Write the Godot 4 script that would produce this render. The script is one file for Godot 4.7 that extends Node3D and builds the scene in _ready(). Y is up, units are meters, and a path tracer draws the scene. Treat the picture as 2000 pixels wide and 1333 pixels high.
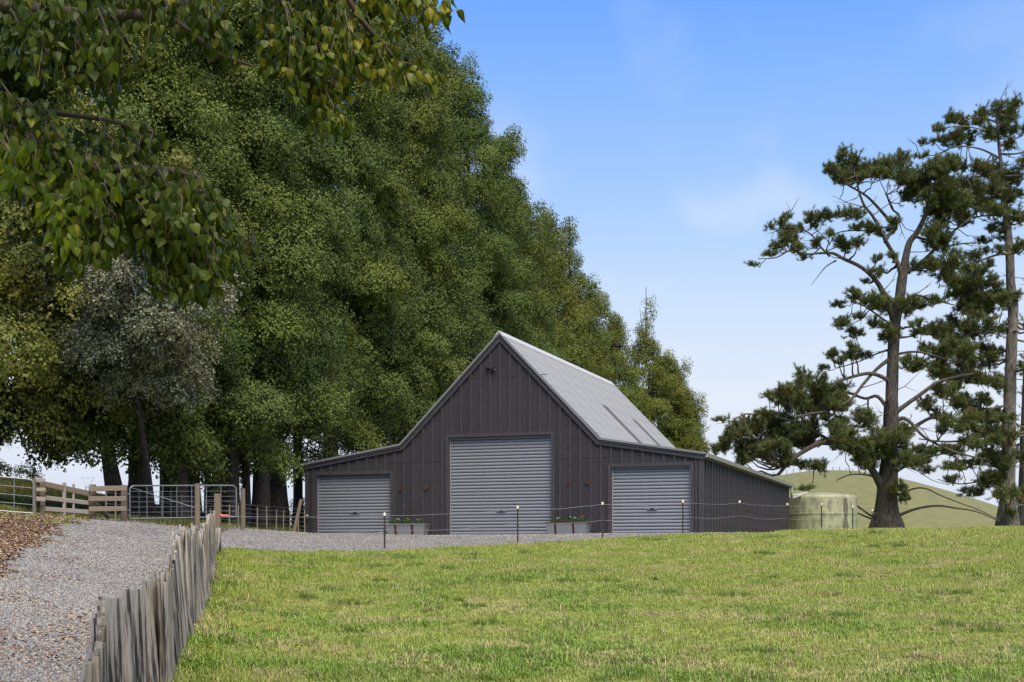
extends Node3D

# ---------------------------------------------------------------- constants
const F := 2760.0            # focal length in pixels of the 2000 px wide photograph
const CAM_Y := -0.93         # the eye; height 0 is the barn floor
const EXPO := 5.1
var rng := RandomNumberGenerator.new()
var names := {}
var M := {}
var grid := PackedFloat32Array()
const GX0 := -45.0
const GD0 := -15.0
const GS := 0.5
const GW := 181
const GH := 251
var wob := FastNoiseLite.new()
var patch := FastNoiseLite.new()

# ---------------------------------------------------------------- mesh builder
class MB:
	var v := PackedVector3Array()
	var n := PackedVector3Array()
	var uv := PackedVector2Array()
	var c := PackedColorArray()
	var ix := PackedInt32Array()
	var col := Color(1, 1, 1)
	var colored := false
	func tri(a: Vector3, b: Vector3, d: Vector3) -> void:      # counter-clockwise seen from outside
		var nn := (b - a).cross(d - a).normalized()
		var k := v.size()
		v.append(a); v.append(b); v.append(d)
		n.append(nn); n.append(nn); n.append(nn)
		uv.append(Vector2(a.x, a.y)); uv.append(Vector2(b.x, b.y)); uv.append(Vector2(d.x, d.y))
		c.append(col); c.append(col); c.append(col)
		ix.append(k); ix.append(k + 2); ix.append(k + 1)
	func quad(a: Vector3, b: Vector3, d: Vector3, e: Vector3) -> void:
		var nn := (b - a).cross(e - a)
		if nn.length_squared() < 1e-14:
			nn = (d - b).cross(e - b)
		nn = nn.normalized()
		var k := v.size()
		v.append(a); v.append(b); v.append(d); v.append(e)
		for i in 4:
			n.append(nn); c.append(col)
		uv.append(Vector2(0, 0)); uv.append(Vector2(1, 0)); uv.append(Vector2(1, 1)); uv.append(Vector2(0, 1))
		ix.append(k); ix.append(k + 2); ix.append(k + 1); ix.append(k); ix.append(k + 3); ix.append(k + 2)
	func box(t: Transform3D, s: Vector3) -> void:
		var h := s * 0.5
		var p := []
		for i in 8:
			p.append(t * Vector3(h.x if i & 1 else -h.x, h.y if i & 2 else -h.y, h.z if i & 4 else -h.z))
		quad(p[4], p[5], p[7], p[6]); quad(p[1], p[0], p[2], p[3])
		quad(p[5], p[1], p[3], p[7]); quad(p[0], p[4], p[6], p[2])
		quad(p[6], p[7], p[3], p[2]); quad(p[0], p[1], p[5], p[4])
	func bx(x0: float, x1: float, y0: float, y1: float, z0: float, z1: float) -> void:
		box(Transform3D(Basis(), Vector3((x0 + x1) / 2, (y0 + y1) / 2, (z0 + z1) / 2)), Vector3(x1 - x0, y1 - y0, z1 - z0))
	func cbox(t: Transform3D, s: Vector3, b: float) -> void:   # box with chamfered edges
		var h := s * 0.5
		b = minf(b, minf(h.x, minf(h.y, h.z)) * 0.9)
		var P := func(sx: float, sy: float, sz: float, ax: int) -> Vector3:
			var q := Vector3(sx * (h.x - (0.0 if ax == 0 else b)), sy * (h.y - (0.0 if ax == 1 else b)), sz * (h.z - (0.0 if ax == 2 else b)))
			return t * q
		var o := t.origin
		for s1 in [-1.0, 1.0]:
			_q(P.call(s1, -1, -1, 0), P.call(s1, 1, -1, 0), P.call(s1, 1, 1, 0), P.call(s1, -1, 1, 0), o)
			_q(P.call(-1, s1, -1, 1), P.call(-1, s1, 1, 1), P.call(1, s1, 1, 1), P.call(1, s1, -1, 1), o)
			_q(P.call(-1, -1, s1, 2), P.call(1, -1, s1, 2), P.call(1, 1, s1, 2), P.call(-1, 1, s1, 2), o)
			for s2 in [-1.0, 1.0]:
				_q(P.call(s1, s2, -1, 0), P.call(s1, s2, -1, 1), P.call(s1, s2, 1, 1), P.call(s1, s2, 1, 0), o)
				_q(P.call(s1, -1, s2, 0), P.call(s1, -1, s2, 2), P.call(s1, 1, s2, 2), P.call(s1, 1, s2, 0), o)
				_q(P.call(-1, s1, s2, 1), P.call(-1, s1, s2, 2), P.call(1, s1, s2, 2), P.call(1, s1, s2, 1), o)
				for s3 in [-1.0, 1.0]:
					var a: Vector3 = P.call(s1, s2, s3, 0)
					var bb: Vector3 = P.call(s1, s2, s3, 1)
					var d: Vector3 = P.call(s1, s2, s3, 2)
					if (bb - a).cross(d - a).dot(a - o) > 0: tri(a, bb, d)
					else: tri(a, d, bb)
	func _q(a: Vector3, b: Vector3, d: Vector3, e: Vector3, o: Vector3) -> void:
		if (b - a).cross(e - a).dot((a + d) * 0.5 - o) > 0: quad(a, b, d, e)
		else: quad(a, e, d, b)
	func tube(pts: Array, rad: Array, sides := 8, cap := true, lump := 0.0, seed_ := 0) -> void:
		var m := pts.size()
		var up := Vector3(0.13, 0.2, 0.97)
		var ref := Vector3.ZERO
		var base := v.size()
		var along := 0.0
		for i in m:
			var dir: Vector3 = (pts[mini(i + 1, m - 1)] - pts[maxi(i - 1, 0)]).normalized()
			if ref == Vector3.ZERO:
				ref = up.cross(dir)
				if ref.length() < 0.1: ref = Vector3.RIGHT.cross(dir)
				ref = ref.normalized()
			else:
				ref = (ref - dir * ref.dot(dir)).normalized()
			var bi := dir.cross(ref)
			if i > 0: along += pts[i].distance_to(pts[i - 1])
			for k in sides + 1:
				var a := TAU * float(k % sides) / sides
				var o := ref * cos(a) + bi * sin(a)
				var r: float = rad[i]
				if lump > 0.0:
					r *= 1.0 + lump * (sin(a * 5.0 + seed_ + along * 0.4) * 0.5 + sin(a * 9.0 - seed_ * 2.0 + along * 0.9) * 0.3 + sin(along * 2.3 + a * 2.0 + seed_) * 0.35)
				v.append(pts[i] + o * r); n.append(o); uv.append(Vector2(float(k) / sides, along)); c.append(col)
		for i in m - 1:
			for k in sides:
				var a := base + i * (sides + 1) + k
				var b := a + sides + 1
				ix.append(a); ix.append(b); ix.append(a + 1)
				ix.append(a + 1); ix.append(b); ix.append(b + 1)
		if cap:
			for e in [0, m - 1]:
				var dir: Vector3 = (pts[0] - pts[1]).normalized() if e == 0 else (pts[m - 1] - pts[m - 2]).normalized()
				var ctr := v.size()
				v.append(pts[e]); n.append(dir); uv.append(Vector2(0.5, 0.5)); c.append(col)
				for k in sides + 1:
					v.append(v[base + e * (sides + 1) + k]); n.append(dir); uv.append(Vector2(0, 0)); c.append(col)
				for k in sides:
					ix.append(ctr)
					if e == 0: ix.append(ctr + 1 + k); ix.append(ctr + 2 + k)
					else: ix.append(ctr + 2 + k); ix.append(ctr + 1 + k)
	func lathe(prof: Array, segs := 24, t := Transform3D()) -> void:  # prof: Vector2(radius, y) from bottom to top
		var base := v.size()
		for i in prof.size():
			var p: Vector2 = prof[i]
			var q: Vector2 = prof[mini(i + 1, prof.size() - 1)] - prof[maxi(i - 1, 0)]
			var nr := Vector2(q.y, -q.x).normalized()
			for k in segs + 1:
				var a := TAU * float(k % segs) / segs
				v.append(t * Vector3(cos(a) * p.x, p.y, sin(a) * p.x))
				n.append((t.basis * Vector3(cos(a) * nr.x, nr.y, sin(a) * nr.x)).normalized())
				uv.append(Vector2(float(k) / segs, p.y)); c.append(col)
		for i in prof.size() - 1:
			for k in segs:
				var a := base + i * (segs + 1) + k
				var b := a + segs + 1
				ix.append(a); ix.append(a + 1); ix.append(b)
				ix.append(a + 1); ix.append(b + 1); ix.append(b)
	func prism(poly: PackedVector2Array, z0: float, z1: float, t := Transform3D()) -> void:  # poly counter-clockwise, z1 > z0
		var tr := Geometry2D.triangulate_polygon(poly)
		for i in range(0, tr.size(), 3):
			var a := poly[tr[i]]; var b := poly[tr[i + 1]]; var d := poly[tr[i + 2]]
			if (b - a).cross(d - a) < 0:
				var s := b; b = d; d = s
			tri(t * Vector3(a.x, a.y, z1), t * Vector3(b.x, b.y, z1), t * Vector3(d.x, d.y, z1))
			tri(t * Vector3(a.x, a.y, z0), t * Vector3(d.x, d.y, z0), t * Vector3(b.x, b.y, z0))
		for i in poly.size():
			var a := poly[i]; var b := poly[(i + 1) % poly.size()]
			quad(t * Vector3(a.x, a.y, z0), t * Vector3(b.x, b.y, z0), t * Vector3(b.x, b.y, z1), t * Vector3(a.x, a.y, z1))
	func mesh() -> ArrayMesh:
		var arr := []
		arr.resize(Mesh.ARRAY_MAX)
		arr[Mesh.ARRAY_VERTEX] = v
		arr[Mesh.ARRAY_NORMAL] = n
		arr[Mesh.ARRAY_TEX_UV] = uv
		if colored: arr[Mesh.ARRAY_COLOR] = c
		arr[Mesh.ARRAY_INDEX] = ix
		var m := ArrayMesh.new()
		m.add_surface_from_arrays(Mesh.PRIMITIVE_TRIANGLES, arr)
		return m

# ---------------------------------------------------------------- scene helpers
func numbered(called: String) -> String:
	var k: int = names.get(called, 0)
	names[called] = k + 1
	return called if k == 0 else "%s_%03d" % [called, k]

func obj(called: String, mb, mat: Material, parent: Node = self) -> MeshInstance3D:
	var o := MeshInstance3D.new()
	o.mesh = mb if mb is Mesh else mb.mesh()
	o.material_override = mat
	if parent == self:
		o.name = numbered(called)
	else:
		var key := "%d/%s" % [parent.get_instance_id(), called]
		var k: int = names.get(key, 0)
		names[key] = k + 1
		o.name = called if k == 0 else "%s_%03d" % [called, k]
	parent.add_child(o, true)
	return o

func thing(called: String, label: String, category: String, at := Vector3.ZERO, turn := 0.0, group := "") -> Node3D:
	var o := Node3D.new()
	o.name = numbered(called)
	add_child(o, true)
	o.position = at
	o.rotation.y = turn
	tag(o, label, category, group)
	return o

func tag(o: Node, label: String, category: String, group := "") -> void:
	o.set_meta("label", label)
	o.set_meta("category", category)
	if group: o.set_meta("group", group)

func dup(root: Node3D, label: String) -> Node3D:
	var r: Node3D = root.duplicate()
	r.name = numbered(str(root.name).rstrip("_0123456789"))
	add_child(r, true)
	r.set_meta("label", label)
	return r

func struct(o: Node) -> Node:
	o.set_meta("kind", "structure")
	return o

func scatter(called: String, m: Mesh, mat: Material, buf: PackedFloat32Array, parent: Node = self) -> MultiMeshInstance3D:
	var mm := MultiMesh.new()
	mm.transform_format = MultiMesh.TRANSFORM_3D
	mm.use_colors = true
	mm.mesh = m
	mm.instance_count = buf.size() / 16
	mm.buffer = buf
	var o := MultiMeshInstance3D.new()
	o.multimesh = mm
	o.material_override = mat
	o.name = numbered(called) if parent == self else called
	parent.add_child(o, true)
	return o

func put(buf: PackedFloat32Array, b: Basis, p: Vector3, c: Color) -> void:
	buf.append_array(PackedFloat32Array([b.x.x, b.y.x, b.z.x, p.x, b.x.y, b.y.y, b.z.y, p.y, b.x.z, b.y.z, b.z.z, p.z, c.r, c.g, c.b, 1.0]))

func at(px: float, py: float, d: float) -> Vector3:
	return Vector3((px - 1000.0) / F * d, CAM_Y + (1100.0 - py) / F * d, -d)

func on_ground(px: float, d: float) -> Vector3:
	var x := (px - 1000.0) / F * d
	return Vector3(x, gh(x, d), -d)

func lin(r: float, g: float, b: float, a := 1.0) -> Color:
	var c := Color(r, g, b).linear_to_srgb()
	c.a = a
	return c

func rv() -> Vector3:
	while true:
		var p := Vector3(rng.randf_range(-1, 1), rng.randf_range(-1, 1), rng.randf_range(-1, 1))
		var l := p.length()
		if l < 1.0 and l > 0.05:
			return p / l
	return Vector3.UP

func facing(up: Vector3, spin: float) -> Basis:     # y axis along up
	var x := up.cross(Vector3(0.31, 0.17, 0.93))
	if x.length() < 0.05: x = up.cross(Vector3.RIGHT)
	x = x.normalized()
	var z := x.cross(up).normalized()
	return Basis(x, up, z) * Basis(Vector3.UP, spin)

# ---------------------------------------------------------------- ground height
func ground_points() -> Array:      # (x, height over the eye, distance)
	var w := []
	for p in [[-1, -1.75, 0], [-8, -1.7, 0], [8, -1.8, 0], [0, -1.8, -12], [20, -1.8, -5], [-22, -1.2, -8], [40, -1.5, 0], [-40, -.4, 5], [0, -1.72, 6], [0, -1.6, 12],
		[-3.5, -1.52, 13.5], [0, -1.42, 16], [6, -1.42, 16], [12, -1.4, 16], [-5, -.85, 25], [0, -.78, 25], [8, -.75, 25], [-7, .12, 33], [0, -.18, 33], [8, -.1, 33], [13, 0, 33],
		[-6, .62, 40], [0, .52, 42], [8, .66, 42], [14, .8, 42], [-7, .92, 50], [-3, .92, 47.5], [0, .92, 48], [3, .92, 46.5], [6.5, .93, 46.5], [-4, .93, 60], [4, .93, 60], [9, .93, 60], [-3, .93, 66], [12, 1.1, 66],
		[10.8, 1.13, 55], [14.7, 1.26, 58], [21.7, 1.46, 60], [19, 1.6, 72], [15.5, 1.46, 69], [27.6, 1.85, 78], [25, .35, 36], [30, 1.3, 55], [20, -1.3, 14], [42, 1.2, 50], [40, 1.2, 90], [20, .6, 95], [44, -.4, 20],
		[-5.05, -1.31, 15.5], [-7.2, -.72, 20], [-7.2, -.38, 26.5], [-8.6, .7, 36], [-10.9, 1.17, 40], [-12.1, 1.2, 38], [-13, 1.27, 36], [-9.8, .2, 27], [-11.6, .62, 31], [-8.3, .82, 40], [-8.45, 1.06, 44], [-8.4, 1.1, 51],
		[-12.7, 1.47, 46], [-10, 1.45, 56], [-19.9, 3.2, 55], [-17.6, 2.72, 54], [-15.4, 2.15, 53], [-15.2, 1.55, 42], [-27, 2.6, 75], [-10, .8, 82], [-17, 1.0, 78], [-32, 2.7, 42], [-25, -.3, 16], [-15, -1.1, 8],
		[-30, .5, 108], [0, -.4, 108], [30, 0, 108], [-43, 2, 70], [4, .4, 85], [-18, .5, 26]]:
		w.append(Vector3(p[0], p[1], p[2]))
	return w

func build_heights() -> void:
	var P := ground_points()
	var m := P.size()
	var N := m + 3
	var A := []
	for i in N:
		var row := PackedFloat64Array()
		row.resize(N + 1)
		A.append(row)
	for i in m:
		for j in m:
			var r2 := Vector2(P[i].x - P[j].x, P[i].z - P[j].z).length_squared()
			A[i][j] = 0.5 * r2 * log(r2) if r2 > 0.0 else 0.6   # a little smoothing
		A[i][m] = 1.0; A[i][m + 1] = P[i].x; A[i][m + 2] = P[i].z
		A[m][i] = 1.0; A[m + 1][i] = P[i].x; A[m + 2][i] = P[i].z
		A[i][N] = P[i].y
	for k in N:
		var best := k
		for i in range(k + 1, N):
			if absf(A[i][k]) > absf(A[best][k]): best = i
		var t = A[k]; A[k] = A[best]; A[best] = t
		for i in range(k + 1, N):
			var f: float = A[i][k] / A[k][k]
			if f == 0.0: continue
			for j in range(k, N + 1):
				A[i][j] -= f * A[k][j]
	var s := PackedFloat64Array()
	s.resize(N)
	for k in range(N - 1, -1, -1):
		var a: float = A[k][N]
		for j in range(k + 1, N): a -= A[k][j] * s[j]
		s[k] = a / A[k][k]
	grid.resize(GW * GH)
	var rough := FastNoiseLite.new()
	rough.seed = 5; rough.frequency = 0.35; rough.fractal_octaves = 3
	for r in GH:
		var d := GD0 + r * GS
		for q in GW:
			var x := GX0 + q * GS
			var h := s[m] + s[m + 1] * x + s[m + 2] * d
			for i in m:
				var dx: float = x - P[i].x
				var dd: float = d - P[i].z
				var r2 := dx * dx + dd * dd
				if r2 > 1e-9: h += s[i] * 0.5 * r2 * log(r2)
			grid[r * GW + q] = h + CAM_Y + rough.get_noise_2d(x, d) * 0.035

func gh(x: float, d: float) -> float:
	var fx := clampf((x - GX0) / GS, 0.0, GW - 1.001)
	var fd := clampf((d - GD0) / GS, 0.0, GH - 1.001)
	var i := int(fx)
	var j := int(fd)
	fx -= i
	fd -= j
	var k := j * GW + i
	var h := lerpf(lerpf(grid[k], grid[k + 1], fx), lerpf(grid[k + GW], grid[k + GW + 1], fx), fd)
	var out := maxf(maxf(GX0 - x, x + GX0), maxf(GD0 - d, d - 110.0))
	if out > 0.0:
		h = lerpf(h, -2.4, smoothstep(0.0, 60.0, out))
	return h

func fence_x(d: float) -> float:
	return -7.06 + 0.18 * (33.5 - d) + 0.12 * sin(d * 0.7)

func poly_y(pts: Array, x: float) -> float:
	if x <= pts[0][0]: return pts[0][1]
	for i in range(1, pts.size()):
		if x <= pts[i][0]:
			return lerpf(pts[i - 1][1], pts[i][1], (x - pts[i - 1][0]) / (pts[i][0] - pts[i - 1][0]))
	return pts[-1][1]

const GRASS_EDGE := [[-7.3, 34.6], [-6.6, 35.2], [-5.2, 36], [-3.4, 38], [-1.5, 40.5], [0, 42.3], [3, 44.2], [5.9, 46.2], [6.6, 46.8], [8.5, 47.0]]

func drive_mask(x: float, d: float) -> float:   # > 0 where gravel lies
	var w := wob.get_noise_2d(x * 2.0, d * 2.0) * 0.5 + wob.get_noise_2d(x * 9.0, d * 9.0) * 0.16
	var left := x - (-8.6 - 0.2 * (d - 23.5)) + w
	var right := (fence_x(minf(d, 34.5)) - 0.45) - x + w * 0.4
	var lane := minf(minf(left, right), 41.0 - d + w)
	var front: float = poly_y(GRASS_EDGE, x)
	var apron := minf(minf(d - front + w * 0.5, x + 8.6 - 0.02 * (d - 40.0) + w), 9.0 - x)
	apron = minf(apron, 50.9 - 0.3516 * x - d)
	return maxf(lane, apron)

func litter_mask(x: float, d: float) -> float:
	var w := wob.get_noise_2d(x * 1.5 + 40, d * 1.5) * 1.1 + wob.get_noise_2d(x * 8.0, d * 8.0 + 30) * 0.35
	var lane := minf(minf(x - (-12.9 - 0.13 * (d - 30.0)) + w, fence_x(minf(d, 33.6)) + 0.1 - x), 41.5 - d + w)
	var trees := minf(minf(-7.2 - x, d - 38.5 + w), minf(52.0 - d, x + 10.2 + w))
	return maxf(lane, trees)

func sheet(mask: Callable, x0: float, x1: float, d0: float, d1: float, step: float, lift: float) -> MB:
	var mb := MB.new()
	mb.colored = true
	var nx := int((x1 - x0) / step)
	var nd := int((d1 - d0) / step)
	var val := PackedFloat32Array()
	val.resize((nx + 1) * (nd + 1))
	for j in nd + 1:
		for i in nx + 1:
			val[j * (nx + 1) + i] = mask.call(x0 + i * step, d0 + j * step)
	for j in nd:
		for i in nx:
			var q := [Vector3(i, 0, j), Vector3(i + 1, 0, j), Vector3(i + 1, 0, j + 1), Vector3(i, 0, j + 1)]
			var f := [val[j * (nx + 1) + i], val[j * (nx + 1) + i + 1], val[(j + 1) * (nx + 1) + i + 1], val[(j + 1) * (nx + 1) + i]]
			if f[0] <= 0 and f[1] <= 0 and f[2] <= 0 and f[3] <= 0: continue
			var poly := []
			for k in 4:
				var a: float = f[k]
				var b: float = f[(k + 1) % 4]
				if a > 0: poly.append(q[k])
				if (a > 0) != (b > 0): poly.append(q[k].lerp(q[(k + 1) % 4], a / (a - b)))
			var k0 := mb.v.size()
			for p in poly:
				var x: float = x0 + p.x * step
				var d: float = d0 + p.z * step
				mb.v.append(Vector3(x, gh(x, d) + lift, -d))
				var e := 0.3
				mb.n.append(Vector3(gh(x - e, d) - gh(x + e, d), 2 * e, gh(x, d + e) - gh(x, d - e)).normalized())
				mb.uv.append(Vector2(x, d))
				var g := 0.92 + 0.3 * wob.get_noise_2d(x * 3.0 + 9, d * 3.0)
				mb.c.append(Color(g, g, g))
			for t in range(1, poly.size() - 1):
				mb.ix.append(k0); mb.ix.append(k0 + t + 1); mb.ix.append(k0 + t)
	return mb

# ---------------------------------------------------------------- materials
func ntex(freq: float, stops: Array, size := 512, type := FastNoiseLite.TYPE_SIMPLEX_SMOOTH, octaves := 5, seed_ := 1, cell := FastNoiseLite.RETURN_DISTANCE) -> NoiseTexture2D:
	var f := FastNoiseLite.new()
	f.noise_type = type
	f.frequency = freq
	f.fractal_octaves = octaves
	f.seed = seed_
	if type == FastNoiseLite.TYPE_CELLULAR:
		f.cellular_return_type = cell
		f.fractal_type = FastNoiseLite.FRACTAL_NONE
	var t := NoiseTexture2D.new()
	t.width = size
	t.height = size
	t.seamless = true
	t.noise = f
	if stops.size():
		var g := Gradient.new()
		var off := PackedFloat32Array()
		var cs := PackedColorArray()
		for s in stops:
			off.append(s[0])
			cs.append(s[1] if s[1] is Color else Color(s[1], s[1], s[1]))
		g.offsets = off
		g.colors = cs
		t.color_ramp = g
	return t

func mat(c: Color, rough := 0.8, metal := 0.0, tex: Texture2D = null, scale := Vector3.ONE, world := false) -> StandardMaterial3D:
	var m := StandardMaterial3D.new()
	m.albedo_color = c
	m.roughness = rough
	m.metallic = metal
	if tex:
		m.albedo_texture = tex
		m.uv1_triplanar = true
		m.uv1_world_triplanar = world
		m.uv1_scale = scale
	return m

func relief(m: StandardMaterial3D, tex: Texture2D, cm: float) -> void:
	m.heightmap_enabled = true
	m.heightmap_texture = tex
	m.heightmap_scale = cm

func leafy(rough := 0.5, back := Color(0.25, 0.3, 0.06)) -> StandardMaterial3D:
	var m := mat(Color.WHITE, rough)
	m.vertex_color_use_as_albedo = true
	m.backlight_enabled = true
	m.backlight = back
	m.cull_mode = BaseMaterial3D.CULL_DISABLED
	return m

const LEAF_COLOURS := [[0.056, 0.079, 0.011], [0.036, 0.056, 0.009], [0.088, 0.110, 0.013], [0.18, 0.175, 0.02], [0.046, 0.066, 0.011]]

func materials() -> void:
	var soft := ntex(0.02, [[0.0, 0.62], [0.5, 0.85], [1.0, 1.0]], 512, FastNoiseLite.TYPE_SIMPLEX_SMOOTH, 6, 3)
	var streak := ntex(0.03, [[0.0, 0.64], [0.35, 0.87], [0.6, 0.95], [1.0, 1.0]], 512, FastNoiseLite.TYPE_SIMPLEX_SMOOTH, 6, 7)
	var bump := ntex(0.05, [], 512, FastNoiseLite.TYPE_SIMPLEX_SMOOTH, 5, 9)
	M.soft = soft
	# weathered fence timber: grey, silvery and brown boards
	M.timber = []
	for p in [[0.37, 0.325, 0.275], [0.45, 0.405, 0.355], [0.30, 0.25, 0.20], [0.38, 0.33, 0.265], [0.23, 0.185, 0.145], [0.48, 0.44, 0.39]]:
		var m := mat(lin(p[0], p[1], p[2]), 0.85, 0.0, streak, Vector3(2.6, 0.22, 2.6), true)
		relief(m, streak, 0.8)
		m.uv1_offset = Vector3(rng.randf(), rng.randf(), rng.randf())
		# dark weather stain running down the boards
		m.detail_enabled = true
		m.detail_blend_mode = BaseMaterial3D.BLEND_MODE_MUL
		m.detail_albedo = ntex(0.012, [[0.0, Color(0.12, 0.11, 0.1)], [0.3, Color(0.3, 0.27, 0.25)], [0.42, Color(0.95, 0.95, 0.95)], [1.0, Color.WHITE]], 256, FastNoiseLite.TYPE_SIMPLEX_SMOOTH, 5, M.timber.size() + 20)
		m.detail_uv_layer = BaseMaterial3D.DETAIL_UV_1
		M.timber.append(m)
	M.rail = mat(lin(0.25, 0.20, 0.145), 0.85, 0.0, streak, Vector3(1.2, 9.0, 9.0))
	relief(M.rail, streak, 0.4)
	M.rail_grey = mat(lin(0.33, 0.30, 0.26), 0.85, 0.0, streak, Vector3(1.2, 9.0, 9.0))
	M.post = mat(lin(0.20, 0.155, 0.11), 0.88, 0.0, streak, Vector3(8.0, 0.6, 8.0))
	relief(M.post, streak, 0.6)
	M.batten_wood = mat(lin(0.30, 0.27, 0.22), 0.85, 0.0, streak, Vector3(8.0, 0.6, 8.0))
	# stained plywood of the barn
	M.stain = []
	for k in 3:
		var g: float = [1.0, 0.88, 1.12][k]
		var m := mat(lin(0.031 * g, 0.029 * g, 0.038 * g), 0.72, 0.0, ntex(0.02, [[0.0, 0.55], [0.45, 0.85], [1.0, 1.0]], 512, FastNoiseLite.TYPE_SIMPLEX_SMOOTH, 6, 31 + k), Vector3(2.6, 0.35, 2.6))
		m.uv1_offset = Vector3(0.3 * k, 0.17 * k, 0.1)
		relief(m, bump, 0.25)
		M.stain.append(m)
	M.trim = mat(lin(0.053, 0.050, 0.062), 0.65, 0.0, soft, Vector3(1.5, 0.3, 1.5))
	M.dark = mat(lin(0.02, 0.02, 0.022), 0.8)
	var galv_t := ntex(0.05, [[0.0, 0.7], [0.5, 0.88], [1.0, 1.0]], 512, FastNoiseLite.TYPE_SIMPLEX_SMOOTH, 4, 11)
	M.door = mat(lin(0.255, 0.28, 0.33), 0.55, 0.25, galv_t, Vector3(0.8, 0.8, 0.8))
	M.galv = mat(lin(0.42, 0.44, 0.47), 0.45, 0.5, galv_t, Vector3(1.6, 1.6, 1.6))
	M.steel = mat(lin(0.24, 0.25, 0.26), 0.4, 0.6)
	M.roof = mat(lin(0.175, 0.187, 0.208), 0.6, 0.15)
	M.roof_brown = mat(lin(0.15, 0.118, 0.10), 0.6, 0.0, soft, Vector3(1.0, 1.0, 1.0))
	M.white = mat(lin(0.66, 0.66, 0.64), 0.5, 0.0, soft, Vector3(1, 1, 1))
	M.gutter = mat(lin(0.46, 0.45, 0.43), 0.5, 0.0, soft, Vector3(1, 1, 1))
	M.cap = mat(lin(0.78, 0.76, 0.52), 0.5)
	M.rust = mat(lin(0.14, 0.043, 0.019), 0.9, 0.0, ntex(0.05, [[0.0, 0.4], [1.0, 1.0]], 256, FastNoiseLite.TYPE_SIMPLEX_SMOOTH, 4, 13), Vector3(4, 4, 4))
	M.iron = mat(lin(0.045, 0.032, 0.026), 0.8)
	M.wire = mat(lin(0.34, 0.35, 0.36), 0.5, 0.3)
	M.orange = mat(lin(0.75, 0.16, 0.08), 0.5)
	M.black = mat(lin(0.012, 0.012, 0.013), 0.4)
	M.glass = mat(lin(0.03, 0.03, 0.03), 0.15)
	M.tank = mat(lin(0.34, 0.355, 0.225), 0.55, 0.0, ntex(0.012, [[0.0, 0.6], [0.4, 0.86], [0.6, 0.98], [1.0, 1.0]], 512, FastNoiseLite.TYPE_SIMPLEX_SMOOTH, 6, 17), Vector3(0.45, 0.28, 0.45))
	M.moss = mat(lin(0.15, 0.145, 0.10), 0.8, 0.0, soft, Vector3(2, 1, 2))
	var bark_t := ntex(0.03, [[0.0, 0.25], [0.45, 0.7], [1.0, 1.0]], 512, FastNoiseLite.TYPE_SIMPLEX_SMOOTH, 6, 19)
	M.bark = mat(lin(0.105, 0.09, 0.072), 0.95, 0.0, bark_t, Vector3(0.9, 0.2, 0.9))
	relief(M.bark, bark_t, 5.0)
	M.pine_low = mat(lin(0.115, 0.098, 0.083), 0.95, 0.0, bark_t, Vector3(0.7, 0.12, 0.7))
	relief(M.pine_low, bark_t, 8.0)
	M.pine_bark = mat(lin(0.165, 0.146, 0.124), 0.95, 0.0, bark_t, Vector3(0.8, 0.16, 0.8))
	relief(M.pine_bark, bark_t, 5.0)
	M.pine_pale = mat(lin(0.30, 0.27, 0.235), 0.95, 0.0, bark_t, Vector3(0.7, 0.12, 0.7))
	relief(M.pine_pale, bark_t, 6.0)
	M.twig = mat(lin(0.10, 0.072, 0.048), 0.9)
	M.bough = mat(lin(0.055, 0.04, 0.028), 0.9)
	M.needle = leafy(0.6, Color(0.16, 0.2, 0.04))
	M.needle.metallic_specular = 0.2
	M.crown = leafy(0.6, Color(0.3, 0.36, 0.06))
	M.crown.metallic_specular = 0.28
	M.silver = leafy(0.42, Color(0.2, 0.22, 0.1))
	M.leaf = []
	for p in LEAF_COLOURS:
		var m := mat(lin(p[0], p[1], p[2]), 0.3)
		m.metallic_specular = 0.24
		m.backlight_enabled = true
		m.backlight = Color(0.62, 0.68, 0.12)
		m.cull_mode = BaseMaterial3D.CULL_DISABLED
		M.leaf.append(m)
	M.leaf_many = leafy(0.3, Color(0.62, 0.68, 0.12))
	M.leaf_many.metallic_specular = 0.24
	M.blade = leafy(0.6, Color(0.4, 0.45, 0.1))
	M.dead = leafy(0.8, Color(0.1, 0.07, 0.03))
	M.stone = mat(Color.WHITE, 0.85)
	M.stone.vertex_color_use_as_albedo = true
	M.flower = leafy(0.6, Color(0.3, 0.3, 0.1))
	# ground sheets
	M.ground = mat(lin(0.25, 0.25, 0.08), 0.95)
	M.ground.albedo_texture = ntex(0.02, [[0.0, Color(0.45, 0.42, 0.3)], [0.35, Color(0.75, 0.8, 0.6)], [0.6, Color(0.95, 1.0, 0.8)], [1.0, Color(1.0, 0.95, 0.85)]], 1024, FastNoiseLite.TYPE_SIMPLEX_SMOOTH, 6, 23)
	M.ground.uv1_scale = Vector3(0.31, 0.31, 0.31)
	M.ground.vertex_color_use_as_albedo = true
	M.gravel = mat(lin(0.36, 0.345, 0.32), 0.9)
	M.gravel.albedo_texture = ntex(0.09, [[0.0, 0.38], [0.3, 0.6], [0.7, 0.88], [1.0, 1.0]], 1024, FastNoiseLite.TYPE_CELLULAR, 1, 25, FastNoiseLite.RETURN_CELL_VALUE)
	M.gravel.uv1_scale = Vector3(0.4, 0.4, 0.4)
	M.gravel.vertex_color_use_as_albedo = true
	relief(M.gravel, ntex(0.09, [[0.0, 1.0], [1.0, 0.0]], 1024, FastNoiseLite.TYPE_CELLULAR, 1, 25), 2.0)
	M.litter = mat(lin(0.155, 0.105, 0.065), 0.95)
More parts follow.
